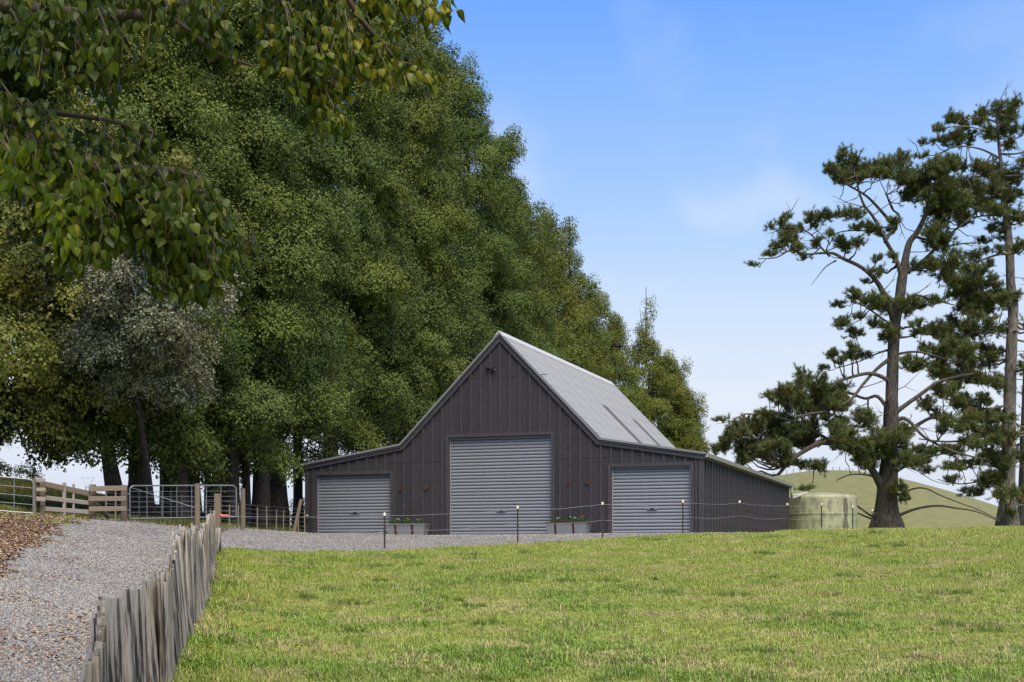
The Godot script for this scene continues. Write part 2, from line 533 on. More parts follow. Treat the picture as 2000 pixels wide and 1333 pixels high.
	M.litter.albedo_texture = ntex(0.08, [[0.0, Color(0.4, 0.35, 0.3)], [0.4, Color(0.75, 0.65, 0.6)], [0.8, Color(1.0, 0.9, 0.8)], [1.0, Color(1, 1, 1)]], 1024, FastNoiseLite.TYPE_CELLULAR, 1, 27, FastNoiseLite.RETURN_CELL_VALUE)
	M.litter.uv1_scale = Vector3(0.5, 0.5, 0.5)
	M.litter.vertex_color_use_as_albedo = true
	relief(M.litter, bump, 3.0)
	M.hill = mat(lin(0.17, 0.172, 0.06), 0.95, 0.0, ntex(0.03, [[0.0, 0.8], [0.5, 0.92], [1.0, 1.0]], 512, FastNoiseLite.TYPE_SIMPLEX_SMOOTH, 6, 29), Vector3(0.02, 0.02, 0.02))

# ---------------------------------------------------------------- sky
func sky_texture() -> ImageTexture:
	var W := 1024
	var H := 512
	var im := Image.create_empty(W, H, false, Image.FORMAT_RGBF)
	var cl := FastNoiseLite.new()
	cl.seed = 12
	cl.frequency = 1.0
	cl.fractal_octaves = 5
	var stops := [[-90.0, Color(0.80, 0.84, 0.90)], [0.0, Color(0.83, 0.87, 0.945)], [3.5, Color(0.875, 0.905, 0.965)], [6.5, Color(0.895, 0.93, 0.985)], [10.0, Color(0.82, 0.895, 0.995)], [14.0, Color(0.68, 0.82, 1.0)], [18.0, Color(0.565, 0.745, 1.0)], [22.0, Color(0.455, 0.67, 1.0)], [35.0, Color(0.30, 0.53, 0.93)], [60.0, Color(0.25, 0.46, 0.86)], [90.0, Color(0.22, 0.42, 0.82)]]
	for j in H:
		var el := 90.0 - (j + 0.5) / H * 180.0
		var c: Color = stops[-1][1]
		for k in range(1, stops.size()):
			if el <= stops[k][0]:
				var t: float = (el - stops[k - 1][0]) / (stops[k][0] - stops[k - 1][0])
				c = stops[k - 1][1].lerp(stops[k][1], clampf(t, 0.0, 1.0))
				break
		c = c.srgb_to_linear()
		var ce := cos(deg_to_rad(el))
		var se := sin(deg_to_rad(el))
		for i in W:
			var az := ((i + 0.5) / W - 0.5) * TAU
			var out := c
			if el > 0.0:
				var s := 1.0 / (se + 0.12)
				var px := sin(az) * ce * s
				var pz := -cos(az) * ce * s
				var a := cl.get_noise_2d(px * 2.6 + 3.0, pz * 1.3 + px * 0.5)
				var b := cl.get_noise_2d(px * 0.45 + 20.0, pz * 0.45 + 5.0)
				var w := smoothstep(0.16, 0.62, a * 0.9 + b * 0.45) * 0.4 * (1.0 - smoothstep(10.0, 20.0, el) * 0.7)
				out = c.lerp(Color(0.87, 0.90, 0.96), w * (1.0 - smoothstep(25.0, 80.0, el) * 0.4))
			im.set_pixel(i, j, Color(out.r / EXPO, out.g / EXPO, out.b / EXPO))
	return ImageTexture.create_from_image(im)

# ---------------------------------------------------------------- setting
func lines(from: float, to: float, step: float, far: Array) -> PackedFloat32Array:
	var a := PackedFloat32Array()
	for f in far:
		if f < from: a.append(f)
	var k := 0
	while from + k * step < to - 0.001:
		a.append(from + k * step)
		k += 1
	a.append(to)
	for f in far:
		if f > to: a.append(f)
	return a

func build_ground() -> void:
	var xs := lines(-45.0, 45.0, 0.5, [-2500, -1200, -600, -300, -180, -120, -95, -80, -68, -58, -50, 50, 58, 68, 80, 95, 120, 180, 300, 600, 1200, 2500])
	var ds := lines(-15.0, 110.0, 0.5, [-900, -400, -200, -110, -70, -45, -30, -22, 118, 128, 140, 160, 190, 240, 320, 500, 900, 1600, 2600])
	var mb := MB.new()
	mb.colored = true
	for d in ds:
		for x in xs:
			mb.v.append(Vector3(x, gh(x, d), -d))
			var e := 0.4
			mb.n.append(Vector3(gh(x - e, d) - gh(x + e, d), 2 * e, gh(x, d + e) - gh(x, d - e)).normalized())
			mb.uv.append(Vector2(x, d))
			var p := patch.get_noise_2d(x, d)
			mb.c.append(Color(1.0 + p * 0.35, 1.0 + p * 0.12, 1.0 + p * 0.3))
	var w := xs.size()
	for j in ds.size() - 1:
		for i in w - 1:
			var a := j * w + i
			mb.ix.append(a); mb.ix.append(a + w); mb.ix.append(a + 1)
			mb.ix.append(a + 1); mb.ix.append(a + w); mb.ix.append(a + w + 1)
	struct(obj("ground", mb, M.ground))
	struct(obj("leaf_litter_bank", sheet(litter_mask, -18.0, -3.0, 8.0, 53.0, 0.25, 0.007), M.litter))
	struct(obj("gravel_driveway", sheet(drive_mask, -15.0, 9.2, 8.0, 56.0, 0.2, 0.016), M.gravel))

func hill_crest(x: float) -> float:    # the far hill's ridge, over the eye
	var pts := [[20, -3], [40, 10], [50, 17.5], [63, 20.8], [72, 21.7], [82, 21.0], [91, 18.5], [102, 15.0], [112, 10.8], [125, 6.5], [150, 0.5], [170, -4]]
	return poly_y(pts, x)

func hill_y(x: float, d: float) -> float:
	var c := 0.0
	for k in [-6.0, -3.0, 0.0, 3.0, 6.0]: c += hill_crest(x + k) / 5.0
	var t := clampf(absf(d - 330.0) / (140.0 if d < 330.0 else 90.0), 0.0, 1.0)
	return CAM_Y + lerpf(c, -6.0, t * t * (3.0 - 2.0 * t)) + wob.get_noise_2d(x * 0.12, d * 0.12) * 0.2

func build_hill() -> void:
	var mb := MB.new()
	var nx := 90
	var nd := 60
	for j in nd + 1:
		for i in nx + 1:
			var x := 10.0 + i * 2.0
			var d := 190.0 + j * 4.0
			mb.v.append(Vector3(x, hill_y(x, d), -d))
			mb.n.append(Vector3(hill_y(x - 2, d) - hill_y(x + 2, d), 4, hill_y(x, d + 2) - hill_y(x, d - 2)).normalized())
			mb.uv.append(Vector2(x, d))
	for j in nd:
		for i in nx:
			var a := j * (nx + 1) + i
			mb.ix.append(a); mb.ix.append(a + nx + 1); mb.ix.append(a + 1)
			mb.ix.append(a + 1); mb.ix.append(a + nx + 1); mb.ix.append(a + nx + 2)
	struct(obj("hill", mb, M.hill))
	# stock fence along the ridge
	var t := thing("hill_fence", "distant post and wire fence along the ridge of the green hill", "fence")
	var post := MB.new()
	post.cbox(Transform3D(Basis(), Vector3(0, 0.35, 0)), Vector3(0.14, 1.7, 0.14), 0.02)
	var pm := post.mesh()
	var line := [[], []]
	for k in 46:
		var x := 52.0 + k * 1.55
		var p := Vector3(x, hill_y(x, 331.0), -331.0)
		var o := obj("post", pm, M.post, t)
		o.position = p
		for i in 2: line[i].append(p + Vector3(0, 0.5 + i * 0.5, 0))
	for i in 2:
		var wb := MB.new()
		var r := []
		for q in line[i]: r.append(0.012)
		wb.tube(line[i], r, 4)
		obj("wire", wb, M.wire, t)

func build_pylon() -> void:
	var d := 640.0
	var base := at(171, 1100, d)
	base.y = -3.0
	var top := at(171, 934, d).y
	var t := thing("power_pylon", "faint grey lattice power pylon far behind the timber rail fence", "pylon", base)
	var H := top - base.y
	var mb := MB.new()
	var r := 0.1
	var prev := []
	var hs := [0.0, 0.25, 0.45, 0.6, 0.72, 0.82, 0.9]
	for k in hs.size():
		var y: float = hs[k] * H
		var w := lerpf(3.6, 0.9, minf(1.0, hs[k] / 0.7))
		var ring := [Vector3(-w, y, -w), Vector3(w, y, -w), Vector3(w, y, w), Vector3(-w, y, w)]
		for i in 4:
			mb.tube([ring[i], ring[(i + 1) % 4]], [r, r], 4)
			if prev.size():
				mb.tube([prev[i], ring[i]], [r * 1.3, r * 1.3], 4)
				mb.tube([prev[i], ring[(i + 1) % 4]], [r, r], 4)
		prev = ring
	obj("lattice_tower", mb, M.wire, t)
	for s in [[0.9, 2.9, 1.0], [0.62, 4.2, 0.66]]:
		var a := MB.new()
		var y: float = s[0] * H
		a.tube([Vector3(-s[1], s[2] * H, 0), Vector3(0, y, 0), Vector3(s[1], s[2] * H, 0)], [r, r * 1.5, r], 4)
		a.tube([Vector3(-s[1], s[2] * H, 0), Vector3(s[1], s[2] * H, 0)], [r, r], 4)
		obj("cross_arm", a, M.wire, t)

func grass_tuft(blades: int, h: float, spread: float, seed_: int) -> MB:
	var r := RandomNumberGenerator.new()
	r.seed = seed_
	var mb := MB.new()
	mb.colored = true
	for i in blades:
		var a := r.randf() * TAU
		var o := Vector3(cos(a), 0, sin(a)) * spread * sqrt(r.randf())
		var hh := h * r.randf_range(0.5, 1.15)
		var b := r.randf() * TAU
		var lean := Vector3(cos(b), 0, sin(b)) * hh * r.randf_range(0.2, 1.1)
		var w := Vector3(-sin(b), 0, cos(b)) * r.randf_range(0.0025, 0.0045)
		var g := r.randf_range(0.75, 1.2)
		mb.col = Color(g, g, g)
		var mid := o + lean * 0.35 + Vector3(0, hh * 0.7, 0)
		var tip := o + lean + Vector3(0, hh * 0.9, 0)
		mb.quad(o - w, o + w, mid + w * 0.8, mid - w * 0.8)
		mb.tri(mid - w * 0.8, mid + w * 0.8, tip)
	return mb

func build_grass() -> void:
	var m := [grass_tuft(22, 0.075, 0.09, 1).mesh(), grass_tuft(30, 0.10, 0.15, 2).mesh(), grass_tuft(14, 0.14, 0.07, 3).mesh()]
	var buf := [PackedFloat32Array(), PackedFloat32Array(), PackedFloat32Array()]
	var dry := FastNoiseLite.new()
	dry.seed = 44; dry.frequency = 0.5; dry.fractal_octaves = 4
	var lush := FastNoiseLite.new()
	lush.seed = 47; lush.frequency = 0.3; lush.fractal_octaves = 5
	var d := 9.5
	while d < 64.0:
		var per: float = 260.0 if d < 20 else (170.0 if d < 27 else (95.0 if d < 38 else 48.0))
		var dd := 0.5
		var xl := maxf(-0.39 * d, fence_x(d) + 0.05 if d < 34.2 else -40.0)
		if d < 14.0: xl = fence_x(d) - 1.6
		var xr := 0.52 * d + 1.0
		if d < 14.0: xr = minf(xr, fence_x(d) + 1.5)
		var count := int((xr - xl) * dd * per)
		for k in count:
			var x := rng.randf_range(xl, xr)
			var z := d + rng.randf() * dd
			if drive_mask(x, z) > -0.03: continue
			var lit := litter_mask(x, z)
			if lit > 0.0 and rng.randf() > 0.10: continue
			if z > 46.5 and z > 50.9 - 0.3516 * x and x < 9.0 + (z - 48.0) * 0.35 and x > -9.0 + (z - 53.0) * 0.35: continue
			var a := dry.get_noise_2d(x, z) * 1.15 + rng.randf_range(-0.33, 0.33) + 0.006 * (x - 2.0)
			var b := lush.get_noise_2d(x, z) - 0.02 * (z - 22.0) + (0.1 if x < 2.0 else -0.05)
			var c := Color(0.295, 0.355, 0.068)
			c = c.lerp(Color(0.20, 0.31, 0.04), clampf(b * 1.9 + 0.1 + rng.randf_range(-0.25, 0.25), 0.0, 1.0))
			c = c.lerp(Color(0.46, 0.405, 0.18), clampf(a * 1.6 - 0.15, 0.0, 0.85))
			var v := rng.randf_range(0.82, 1.18)
			c = Color(c.r * v, c.g * v, c.b * v)
			var kind := 0 if z < 27.0 else 1
			var s := rng.randf_range(0.6, 1.15) * (1.0 + clampf(b, 0.0, 0.5) * 1.0)
			if rng.randf() < 0.05 and z < 34.0:
				kind = 2
				if rng.randf() < 0.4: c = Color(0.42 * v, 0.36 * v, 0.18 * v)
			if z < 34.0 and x < fence_x(z) + 0.5: s *= 1.4
			if z > 38.0: s *= 1.15
			var ba := Basis(Vector3.UP, rng.randf() * TAU).scaled(Vector3(s, s * rng.randf_range(0.6, 1.1), s))
			put(buf[kind], ba, Vector3(x, gh(x, z) - 0.006, -z), c)
		d += dd
	# taller tussocks
	for k in 170:
		var z := 14.5 + 34.0 * pow(rng.randf(), 1.4)
		var x := rng.randf_range(-0.3 * z, 0.37 * z)
		if drive_mask(x, z) > -0.3 or x < fence_x(z) + 0.3: continue
		if z > 45.0 and x < 9.0: continue
		var straw := rng.randf() < 0.4
		var R := rng.randf_range(0.06, 0.32)
		for q in int(14 + 120 * R):
			var a := rng.randf() * TAU
			var rr := R * sqrt(rng.randf())
			var v := rng.randf_range(0.7, 1.2)
			var c := Color(0.17, 0.25, 0.038) if not straw else Color(0.40, 0.31, 0.17)
			var s := rng.randf_range(0.9, 1.5) * (1.25 - 0.5 * rr / R)
			put(buf[2 if q % 3 == 0 else 0], Basis(Vector3.UP, rng.randf() * TAU).scaled(Vector3(s, s * (0.55 if straw else 1.0), s)), Vector3(x + cos(a) * rr * 1.6, gh(x, z) - 0.006, -z + sin(a) * rr), Color(c.r * v, c.g * v, c.b * v))
	# rough grass on the bank behind the rail fence and under the trees
	for k in 26000:
		var z := rng.randf_range(37.0, 66.0)
		var x := rng.randf_range(-0.38 * z, -0.14 * z)
		if litter_mask(x, z) > -0.1 or drive_mask(x, z) > -0.1: continue
		var v := rng.randf_range(0.7, 1.25)
		var c := Color(0.19, 0.22, 0.045).lerp(Color(0.3, 0.27, 0.11), clampf(dry.get_noise_2d(x, z) * 2.0, 0.0, 1.0))
		put(buf[1], Basis(Vector3.UP, rng.randf() * TAU).scaled(Vector3.ONE * rng.randf_range(0.9, 2.2)), Vector3(x, gh(x, z), -z), Color(c.r * v, c.g * v, c.b * v))
	var nm := ["short_grass", "meadow_grass", "grass_seedheads"]
	for i in 3:
		var o := scatter(nm[i], m[i], M.blade, buf[i])
		o.set_meta("kind", "stuff")

func leaf_shape(len: float, wid: float, fold: float, curl: float) -> MB:    # stalk end at the origin, tip along -y
	var mb := MB.new()
	mb.colored = true
	var prof := [[0.0, 0.0], [0.04, 0.55], [0.2, 1.0], [0.42, 0.94], [0.68, 0.55], [0.88, 0.18], [1.0, 0.0]]
	for s in [-1.0, 1.0]:
		for i in prof.size() - 1:
			var y0: float = -prof[i][0] * len
			var y1: float = -prof[i + 1][0] * len
			var w0: float = prof[i][1] * wid * 0.5
			var w1: float = prof[i + 1][1] * wid * 0.5
			var c0: float = curl * prof[i][0] * prof[i][0] * len
			var c1: float = curl * prof[i + 1][0] * prof[i + 1][0] * len
			var a := Vector3(0, y0, c0)
			var b := Vector3(0, y1, c1)
			var e := Vector3(s * w1, y1 + (w1 * 0.15), c1 + absf(w1) * fold)
			var f := Vector3(s * w0, y0 + (w0 * 0.15), c0 + absf(w0) * fold)
			if w0 == 0.0: 
				if s > 0: mb.tri(a, b, e)
				else: mb.tri(a, e, b)
			elif w1 == 0.0:
				if s > 0: mb.tri(a, b, f)
				else: mb.tri(a, f, b)
			elif s > 0: mb.quad(a, b, e, f)
			else: mb.quad(a, f, e, b)
	return mb

func build_ground_litter() -> void:
	# loose stones of the driveway
	var st := MB.new()
	var r := RandomNumberGenerator.new()
	r.seed = 4
	var pts := []
	for i in 6:
		pts.append([Vector3(1, 0, 0), Vector3(-1, 0, 0), Vector3(0, 0.7, 0), Vector3(0, -0.6, 0), Vector3(0, 0, 1), Vector3(0, 0, -1)][i] * r.randf_range(0.75, 1.15) + rv() * 0.12)
	for f in [[0, 2, 4], [4, 2, 1], [1, 2, 5], [5, 2, 0], [0, 4, 3], [4, 1, 3], [1, 5, 3], [5, 0, 3]]:
		st.tri(pts[f[0]], pts[f[2]], pts[f[1]])
	var buf := PackedFloat32Array()
	for k in 120000:
		var z := 9.0 + 45.0 * pow(rng.randf(), 1.5)
		var x := rng.randf_range(maxf(-0.4 * z, -16.0), 8.5 if z > 34.0 else fence_x(z))
		if drive_mask(x, z) < rng.randf_range(-0.25, 0.1): continue
		var s := rng.randf_range(0.007, 0.017) * (1.0 + 0.008 * z)
		var g := rng.randf_range(0.14, 0.40)
		put(buf, Basis(rv(), rng.randf() * TAU).scaled(Vector3.ONE * s), Vector3(x, gh(x, z) + 0.016 + s * 0.2, -z), Color(g * 1.03, g * 0.99, g * 0.93))
	scatter("gravel_stones", st.mesh(), M.stone, buf).set_meta("kind", "stuff")
	# fallen leaves
	var lb := PackedFloat32Array()
	var n := FastNoiseLite.new()
	n.seed = 8; n.frequency = 0.35
	for k in 60000:
		var z := 9.0 + 42.0 * pow(rng.randf(), 1.25)
		var x := rng.randf_range(maxf(-0.4 * z, -16.5), (fence_x(z) + 0.1) if z < 33.5 else -7.0)
		var lit := litter_mask(x, z)
		if lit < -0.1: continue
		var dm := drive_mask(x, z)
		var keep := 1.0 if dm < 0.0 else clampf(0.42 + n.get_noise_2d(x, z) * 0.9 - (z - 17.0) * 0.04, 0.02, 1.0) * clampf(1.15 - dm * 0.35, 0.25, 1.0)
		if rng.randf() > keep: continue
		var s := rng.randf_range(0.55, 1.0)
		var c: Color = [Color(0.15, 0.08, 0.048), Color(0.10, 0.055, 0.036), Color(0.22, 0.135, 0.07), Color(0.34, 0.27, 0.19), Color(0.30, 0.27, 0.10)][[0, 0, 0, 1, 1, 2, 2, 3, 3, 4][rng.randi() % 10]]
		var b := Basis(Vector3.UP, rng.randf() * TAU) * Basis(Vector3.RIGHT, PI / 2 + rng.randf_range(-0.5, 0.5)) * Basis(Vector3.UP, rng.randf_range(-0.6, 0.6))
		put(lb, b.scaled(Vector3.ONE * s), Vector3(x, gh(x, z) + 0.03, -z), c)
	scatter("fallen_leaves", leaf_shape(0.07, 0.055, 0.35, 0.5).mesh(), M.dead, lb).set_meta("kind", "stuff")
	# dandelions and clover heads
	var fb := PackedFloat32Array()
	var fl := MB.new()
	fl.lathe([Vector2(0.0, -0.012), Vector2(0.012, 0.0), Vector2(0.02, 0.008), Vector2(0.012, 0.014), Vector2(0, 0.016)], 8)
	for p in [[830, 1290, 17.6], [1030, 1285, 17.7], [412, 1258, 18.2], [466, 1220, 21], [583, 1258, 18.6], [700, 1228, 21], [860, 1235, 20.5], [1400, 1205, 22.5], [524, 1222, 20.7], [768, 1262, 18.5], [372, 1222, 20.6]]:
		var g := on_ground(p[0], p[2])
		put(fb, Basis().scaled(Vector3.ONE * (1.3 if p[0] == 830 else 0.9)), g + Vector3(0, 0.075, 0), Color(0.75, 0.55, 0.03))
	scatter("dandelion_flowers", fl.mesh(), M.flower, fb).set_meta("kind", "stuff")

# ---------------------------------------------------------------- the barn
const KL := Vector2(-3.87, 3.40)
const KR := Vector2(3.70, 3.40)
const TOP := Vector2(0, 7.28)
const EL := Vector2(-7.95, 2.75)
const ER := Vector2(7.45, 2.79)
const THETA := -0.3381       # the barn's turn: its right-hand corner is nearer
var barn_x := Transform3D(Basis(Vector3.UP, THETA), Vector3(-0.42, 0.0, -50.5))

func at_barn(p: Vector3) -> Vector3:
	return barn_x * p

func offset_line(p: Array, by: float) -> Array:     # mitred parallel of a polyline, to the right of its direction
	var out := []
	for i in p.size():
		var a: Vector2 = (p[i] - p[i - 1]).normalized() if i > 0 else (p[1] - p[0]).normalized()
		var b: Vector2 = (p[i + 1] - p[i]).normalized() if i < p.size() - 1 else a
		var na := Vector2(a.y, -a.x)
		var nb := Vector2(b.y, -b.x)
		var m := (na + nb).normalized()
		out.append(p[i] + m * (by / m.dot(na)))
	return out

func roof_sheet(len_: float, width: float) -> MB:   # runs down x from 0 to len_, across z from 0 to -width, y up
	var mb := MB.new()
	var ribs := 5
	var pitch := width / ribs
	var prof := []
	for k in ribs:
		prof.append(Vector2(k * pitch, 0.026)); prof.append(Vector2(k * pitch + 0.03, 0.026))
		prof.append(Vector2(k * pitch + 0.05, 0.004)); prof.append(Vector2((k + 1) * pitch - 0.02, 0.004))
	prof.append(Vector2(width, 0.026))
	for i in prof.size() - 1:
		var a: Vector2 = prof[i]
		var b: Vector2 = prof[i + 1]
		mb.quad(Vector3(0, a.y, -a.x), Vector3(len_, a.y, -a.x), Vector3(len_, b.y, -b.x), Vector3(0, b.y, -b.x))
		mb.quad(Vector3(0, a.y - 0.02, -a.x), Vector3(0, b.y - 0.02, -b.x), Vector3(len_, b.y - 0.02, -b.x), Vector3(len_, a.y - 0.02, -a.x))
		mb.quad(Vector3(len_, a.y - 0.02, -a.x), Vector3(len_, b.y - 0.02, -b.x), Vector3(len_, b.y, -b.x), Vector3(len_, a.y, -a.x))
	mb.quad(Vector3(0, 0.006, 0), Vector3(len_, 0.006, 0), Vector3(len_, 0.026, 0), Vector3(0, 0.026, 0))
	return mb

func roof_slope(barn: Node3D, called: String, a: Vector2, b: Vector2, length: float, width: float, browns := []) -> void:
	# a is the upper edge, b the lower one
	var root := Node3D.new()
	root.name = called
	barn.add_child(root, true)
	var dir := (b - a)
	var ln := dir.length()
	var s := signf(dir.x)
	var ang := atan2(dir.y, absf(dir.x))
	var t := Transform3D(Basis(Vector3(0, 0, 1), ang), Vector3(a.x, a.y, 0.12))
	if s < 0:
		t = Transform3D(Basis(Vector3(0, 1, 0), PI) * Basis(Vector3(0, 0, 1), ang), Vector3(a.x, a.y, 0.12))
	var m := roof_sheet(ln + 0.04, width).mesh()
	var n := int(ceil((length + 0.24) / width))
	var back := length + 0.24
	for k in n:
		var o := obj("roof_sheet", m, M.roof, root)
		if s > 0: o.transform = t * Transform3D(Basis(), Vector3(0, 0.004 * (k % 2), -k * width))
		else: o.transform = Transform3D(t.basis, t.origin + Vector3(0, 0.004 * (k % 2), -(k + 1) * width))
	var deck := MB.new()      # boards and purlins under the sheets
	deck.box(t * Transform3D(Basis(), Vector3(ln / 2, -0.055, (-back / 2 + 0.06) * s)), Vector3(ln - 0.02, 0.06, back - 0.16))
	obj("roof_deck", deck, M.trim, root)
	for br in browns:
		var bm := MB.new()
		bm.box(t * Transform3D(Basis(), Vector3(ln * (br[1] + 1.0) / 2, 0.032, -br[0] - 0.12)), Vector3(ln * (1.0 - br[1]), 0.014, 0.64))
		obj("translucent_panel", bm, M.roof_brown, root)
	if browns.size():
		var sc := MB.new()
		for row in 7:
			for k in int(length / (width / 5.0)):
				var c: Vector3 = t * Vector3(0.35 + row * (ln - 0.6) / 6.0, 0.034, -k * width / 5.0 - 0.015)
				sc.box(Transform3D(t.basis, c), Vector3(0.022, 0.012, 0.016))
		var so := obj("roofing_screws", sc, M.galv, root)
		so.set_meta("kind", "stuff")

func roller_door(barn: Node3D, x0: float, x1: float, h: float) -> void:
	var door := Node3D.new()
	door.name = "roller_door" if not barn.has_node("roller_door") else ("roller_door_001" if not barn.has_node("roller_door_001") else "roller_door_002")
	barn.add_child(door, true)
	var mb := MB.new()
	var prof := [[0.0, -0.016], [0.004, 0.014], [0.022, 0.024], [0.05, 0.027], [0.078, 0.02], [0.096, 0.008], [0.108, -0.012]]
	var pitch := 0.118
	var y := 0.09
	var z0 := -0.13
	var pts := []
	while y < h + 0.05:
		for p in prof: pts.append(Vector2(y + p[0], z0 + p[1]))
		y += pitch
	for i in pts.size() - 1:
		mb.quad(Vector3(x0, pts[i].x, pts[i].y), Vector3(x1, pts[i].x, pts[i].y), Vector3(x1, pts[i + 1].x, pts[i + 1].y), Vector3(x0, pts[i + 1].x, pts[i + 1].y))
	obj("curtain", mb, M.door, door)
	var br := MB.new()
	br.cbox(Transform3D(Basis(), Vector3((x0 + x1) / 2, 0.05, z0 + 0.012)), Vector3(x1 - x0 - 0.02, 0.09, 0.05), 0.008)
	obj("bottom_rail", br, M.door, door)
	var hm := MB.new()
	var cx := (x0 + x1) / 2 + 0.03
	hm.cbox(Transform3D(Basis(), Vector3(cx, 0.93, z0 + 0.04)), Vector3(0.36, 0.055, 0.03), 0.006)
	obj("handle", hm, M.steel, door)
	var lk := MB.new()
	lk.cbox(Transform3D(Basis(), Vector3(cx, 0.935, z0 + 0.062)), Vector3(0.13, 0.05, 0.02), 0.006)
	obj("lock", lk, M.black, door)
	for s in [0, 1]:
		var g := MB.new()
		var gx := x0 + 0.02 if s == 0 else x1 - 0.02
		g.bx(gx - 0.022, gx + 0.022, 0.0, h, z0 + 0.022, z0 + 0.055)
		obj("guide", g, M.galv, door)
	var f := MB.new()      # jambs and head board
	var w := 0.12
	f.bx(x0 - w, x0, 0.0, h + w, -0.16, 0.045)
	f.bx(x1, x1 + w, 0.0, h + w, -0.16, 0.045)
	f.bx(x0, x1, h, h + w, -0.16, 0.043)
	obj("door_frame", f, M.trim, door)

func wall_part(barn: Node3D, called: String) -> Node3D:
	var n := Node3D.new()
	n.name = called
	barn.add_child(n, true)
	return n

func build_barn() -> void:
	var barn := thing("barn", "dark stained timber barn with steep grey roof, lean-tos and three roller doors", "barn", barn_x.origin, THETA)
	var doors := [[-7.32, -4.28, 2.35], [-1.97, 1.92, 3.60], [4.11, 6.91, 2.40]]
	var roofline := [EL, KL, TOP, KR, ER]
	var under := offset_line(roofline, 0.1)
	var face := PackedVector2Array([Vector2(-7.77, 0), Vector2(7.33, 0)])
	face.append(Vector2(7.33, 2.70)); face.append(under[3]); face.append(under[2]); face.append(under[1]); face.append(Vector2(-7.77, 2.67))
	var fw := wall_part(barn, "front_wall")
	var pitch := 0.374
	var clip := func(x0: float, x1: float, y0: float, y1: float, grow: float) -> Array:
		var polys := Geometry2D.intersect_polygons(face, PackedVector2Array([Vector2(x0, y0), Vector2(x1, y0), Vector2(x1, y1), Vector2(x0, y1)]))
		for dr in doors:
			var hole := PackedVector2Array([Vector2(dr[0] - grow, -1), Vector2(dr[1] + grow, -1), Vector2(dr[1] + grow, dr[2] + grow), Vector2(dr[0] - grow, dr[2] + grow)])
			var next := []
			for q in polys:
				for r in Geometry2D.clip_polygons(q, hole):
					if not Geometry2D.is_polygon_clockwise(r): next.append(r)
			polys.assign(next)
		return polys
	for k in range(-21, 20):
		var x0 := k * pitch
		var x1 := x0 + pitch
		var mid := (x0 + x1) / 2
		var seam := 2.77 if absf(mid) > 1.9 else 5.73
		for row in [[0.0, seam - 0.004], [seam + 0.004, 9.0]]:
			for poly in clip.call(x0, x1, row[0], row[1], 0.0):
				if poly.size() < 3: continue
				var mb := MB.new()
				mb.prism(poly, -0.03, 0.0)
				obj("wall_panel", mb, M.stain[rng.randi() % 3], fw)
	for k in range(-20, 20):
		var x := k * pitch
		for poly in clip.call(x - 0.033, x + 0.033, 0.0, 9.0, 0.12):
			var mb := MB.new()
			mb.prism(poly, -0.002, 0.036)
			obj("batten", mb, M.trim, fw)
	for s in [[-4.16, -2.09, 2.77], [2.04, 3.99, 2.77], [-1.75, 1.75, 5.73]]:
		var mb := MB.new()
		mb.bx(s[0], s[1], s[2] - 0.01, s[2] + 0.014, -0.01, 0.012)
		obj("flashing", mb, M.trim, fw)
	for s in [[-7.79, -7.64], [7.19, 7.35]]:
		var mb := MB.new()
		mb.bx(s[0], s[1], 0.0, 2.64, -0.1, 0.034)
		obj("corner_board", mb, M.trim, fw)
	for d in doors: roller_door(barn, d[0], d[1], d[2])
	# barge boards along the rake
	var outer := offset_line(roofline, 0.02)
	var inner := offset_line(roofline, 0.21)
	for i in 4:
		var mb := MB.new()
		mb.prism(PackedVector2Array([outer[i], inner[i], inner[i + 1], outer[i + 1]]), 0.03, 0.075)
		obj("barge_board", mb, M.trim, barn)
		var fl := MB.new()
		var o2 := offset_line(roofline, -0.035)
		var o3 := offset_line(roofline, 0.035)
		fl.prism(PackedVector2Array([o2[i], o3[i], o3[i + 1], o2[i + 1]]), 0.077, 0.125)
		obj("edge_flashing", fl, M.roof, barn)
	roof_slope(barn, "roof", TOP, KR + Vector2(0.06, 0.0), 14.7, 0.76, [[7.0, 0.50], [11.0, 0.55]])
	roof_slope(barn, "rear_roof", TOP, KL, 14.7, 0.76)
	roof_slope(barn, "lean_to_roof", KL + Vector2(0.02, -0.03), EL, 14.7, 0.9)
	roof_slope(barn, "long_lean_to_roof", KR + Vector2(-0.02, -0.03), ER, 19.9, 0.9)
	var rc := MB.new()
	rc.prism(PackedVector2Array([Vector2(-0.17, 7.16), Vector2(-0.16, 7.13), Vector2(0, 7.30), Vector2(0.16, 7.13), Vector2(0.17, 7.16), Vector2(0.03, 7.345), Vector2(-0.03, 7.345)]), -14.95, 0.14)
	obj("ridge_cap", rc, M.white, barn)
	# side walls
	var rw := wall_part(barn, "right_wall")
	var nb := 40
	var sp := 19.8 / nb
	for k in nb:
		var mb := MB.new()
		mb.bx(7.30, 7.325, -0.5, 2.70, -(k + 1) * sp, -k * sp - 0.1 if k == 0 else -k * sp)
		obj("wall_board", mb, M.stain[rng.randi() % 3], rw)
		if k > 0:
			var bt := MB.new()
			bt.bx(7.322, 7.372, -0.5, 2.68, -k * sp - 0.045, -k * sp + 0.045)
			obj("batten", bt, M.trim, rw)
	var e := MB.new()
	e.bx(7.20, 7.352, -0.5, 2.70, -19.9, -19.80)
	obj("corner_board", e, M.trim, rw)
	var lw := wall_part(barn, "left_wall")
	for k in 29:
		var mb := MB.new()
		mb.bx(-7.765, -7.74, -0.3, 2.66, -(k + 1) * 0.5 - 0.1, -k * 0.5 - 0.1)
		obj("wall_board", mb, M.stain[rng.randi() % 3], lw)
		var bt := MB.new()
		bt.bx(-7.79, -7.763, -0.3, 2.64, -k * 0.5 - 0.13, -k * 0.5 - 0.07)
		obj("batten", bt, M.trim, lw)
	var bk := MB.new()
	bk.prism(face, -14.68, -14.6)
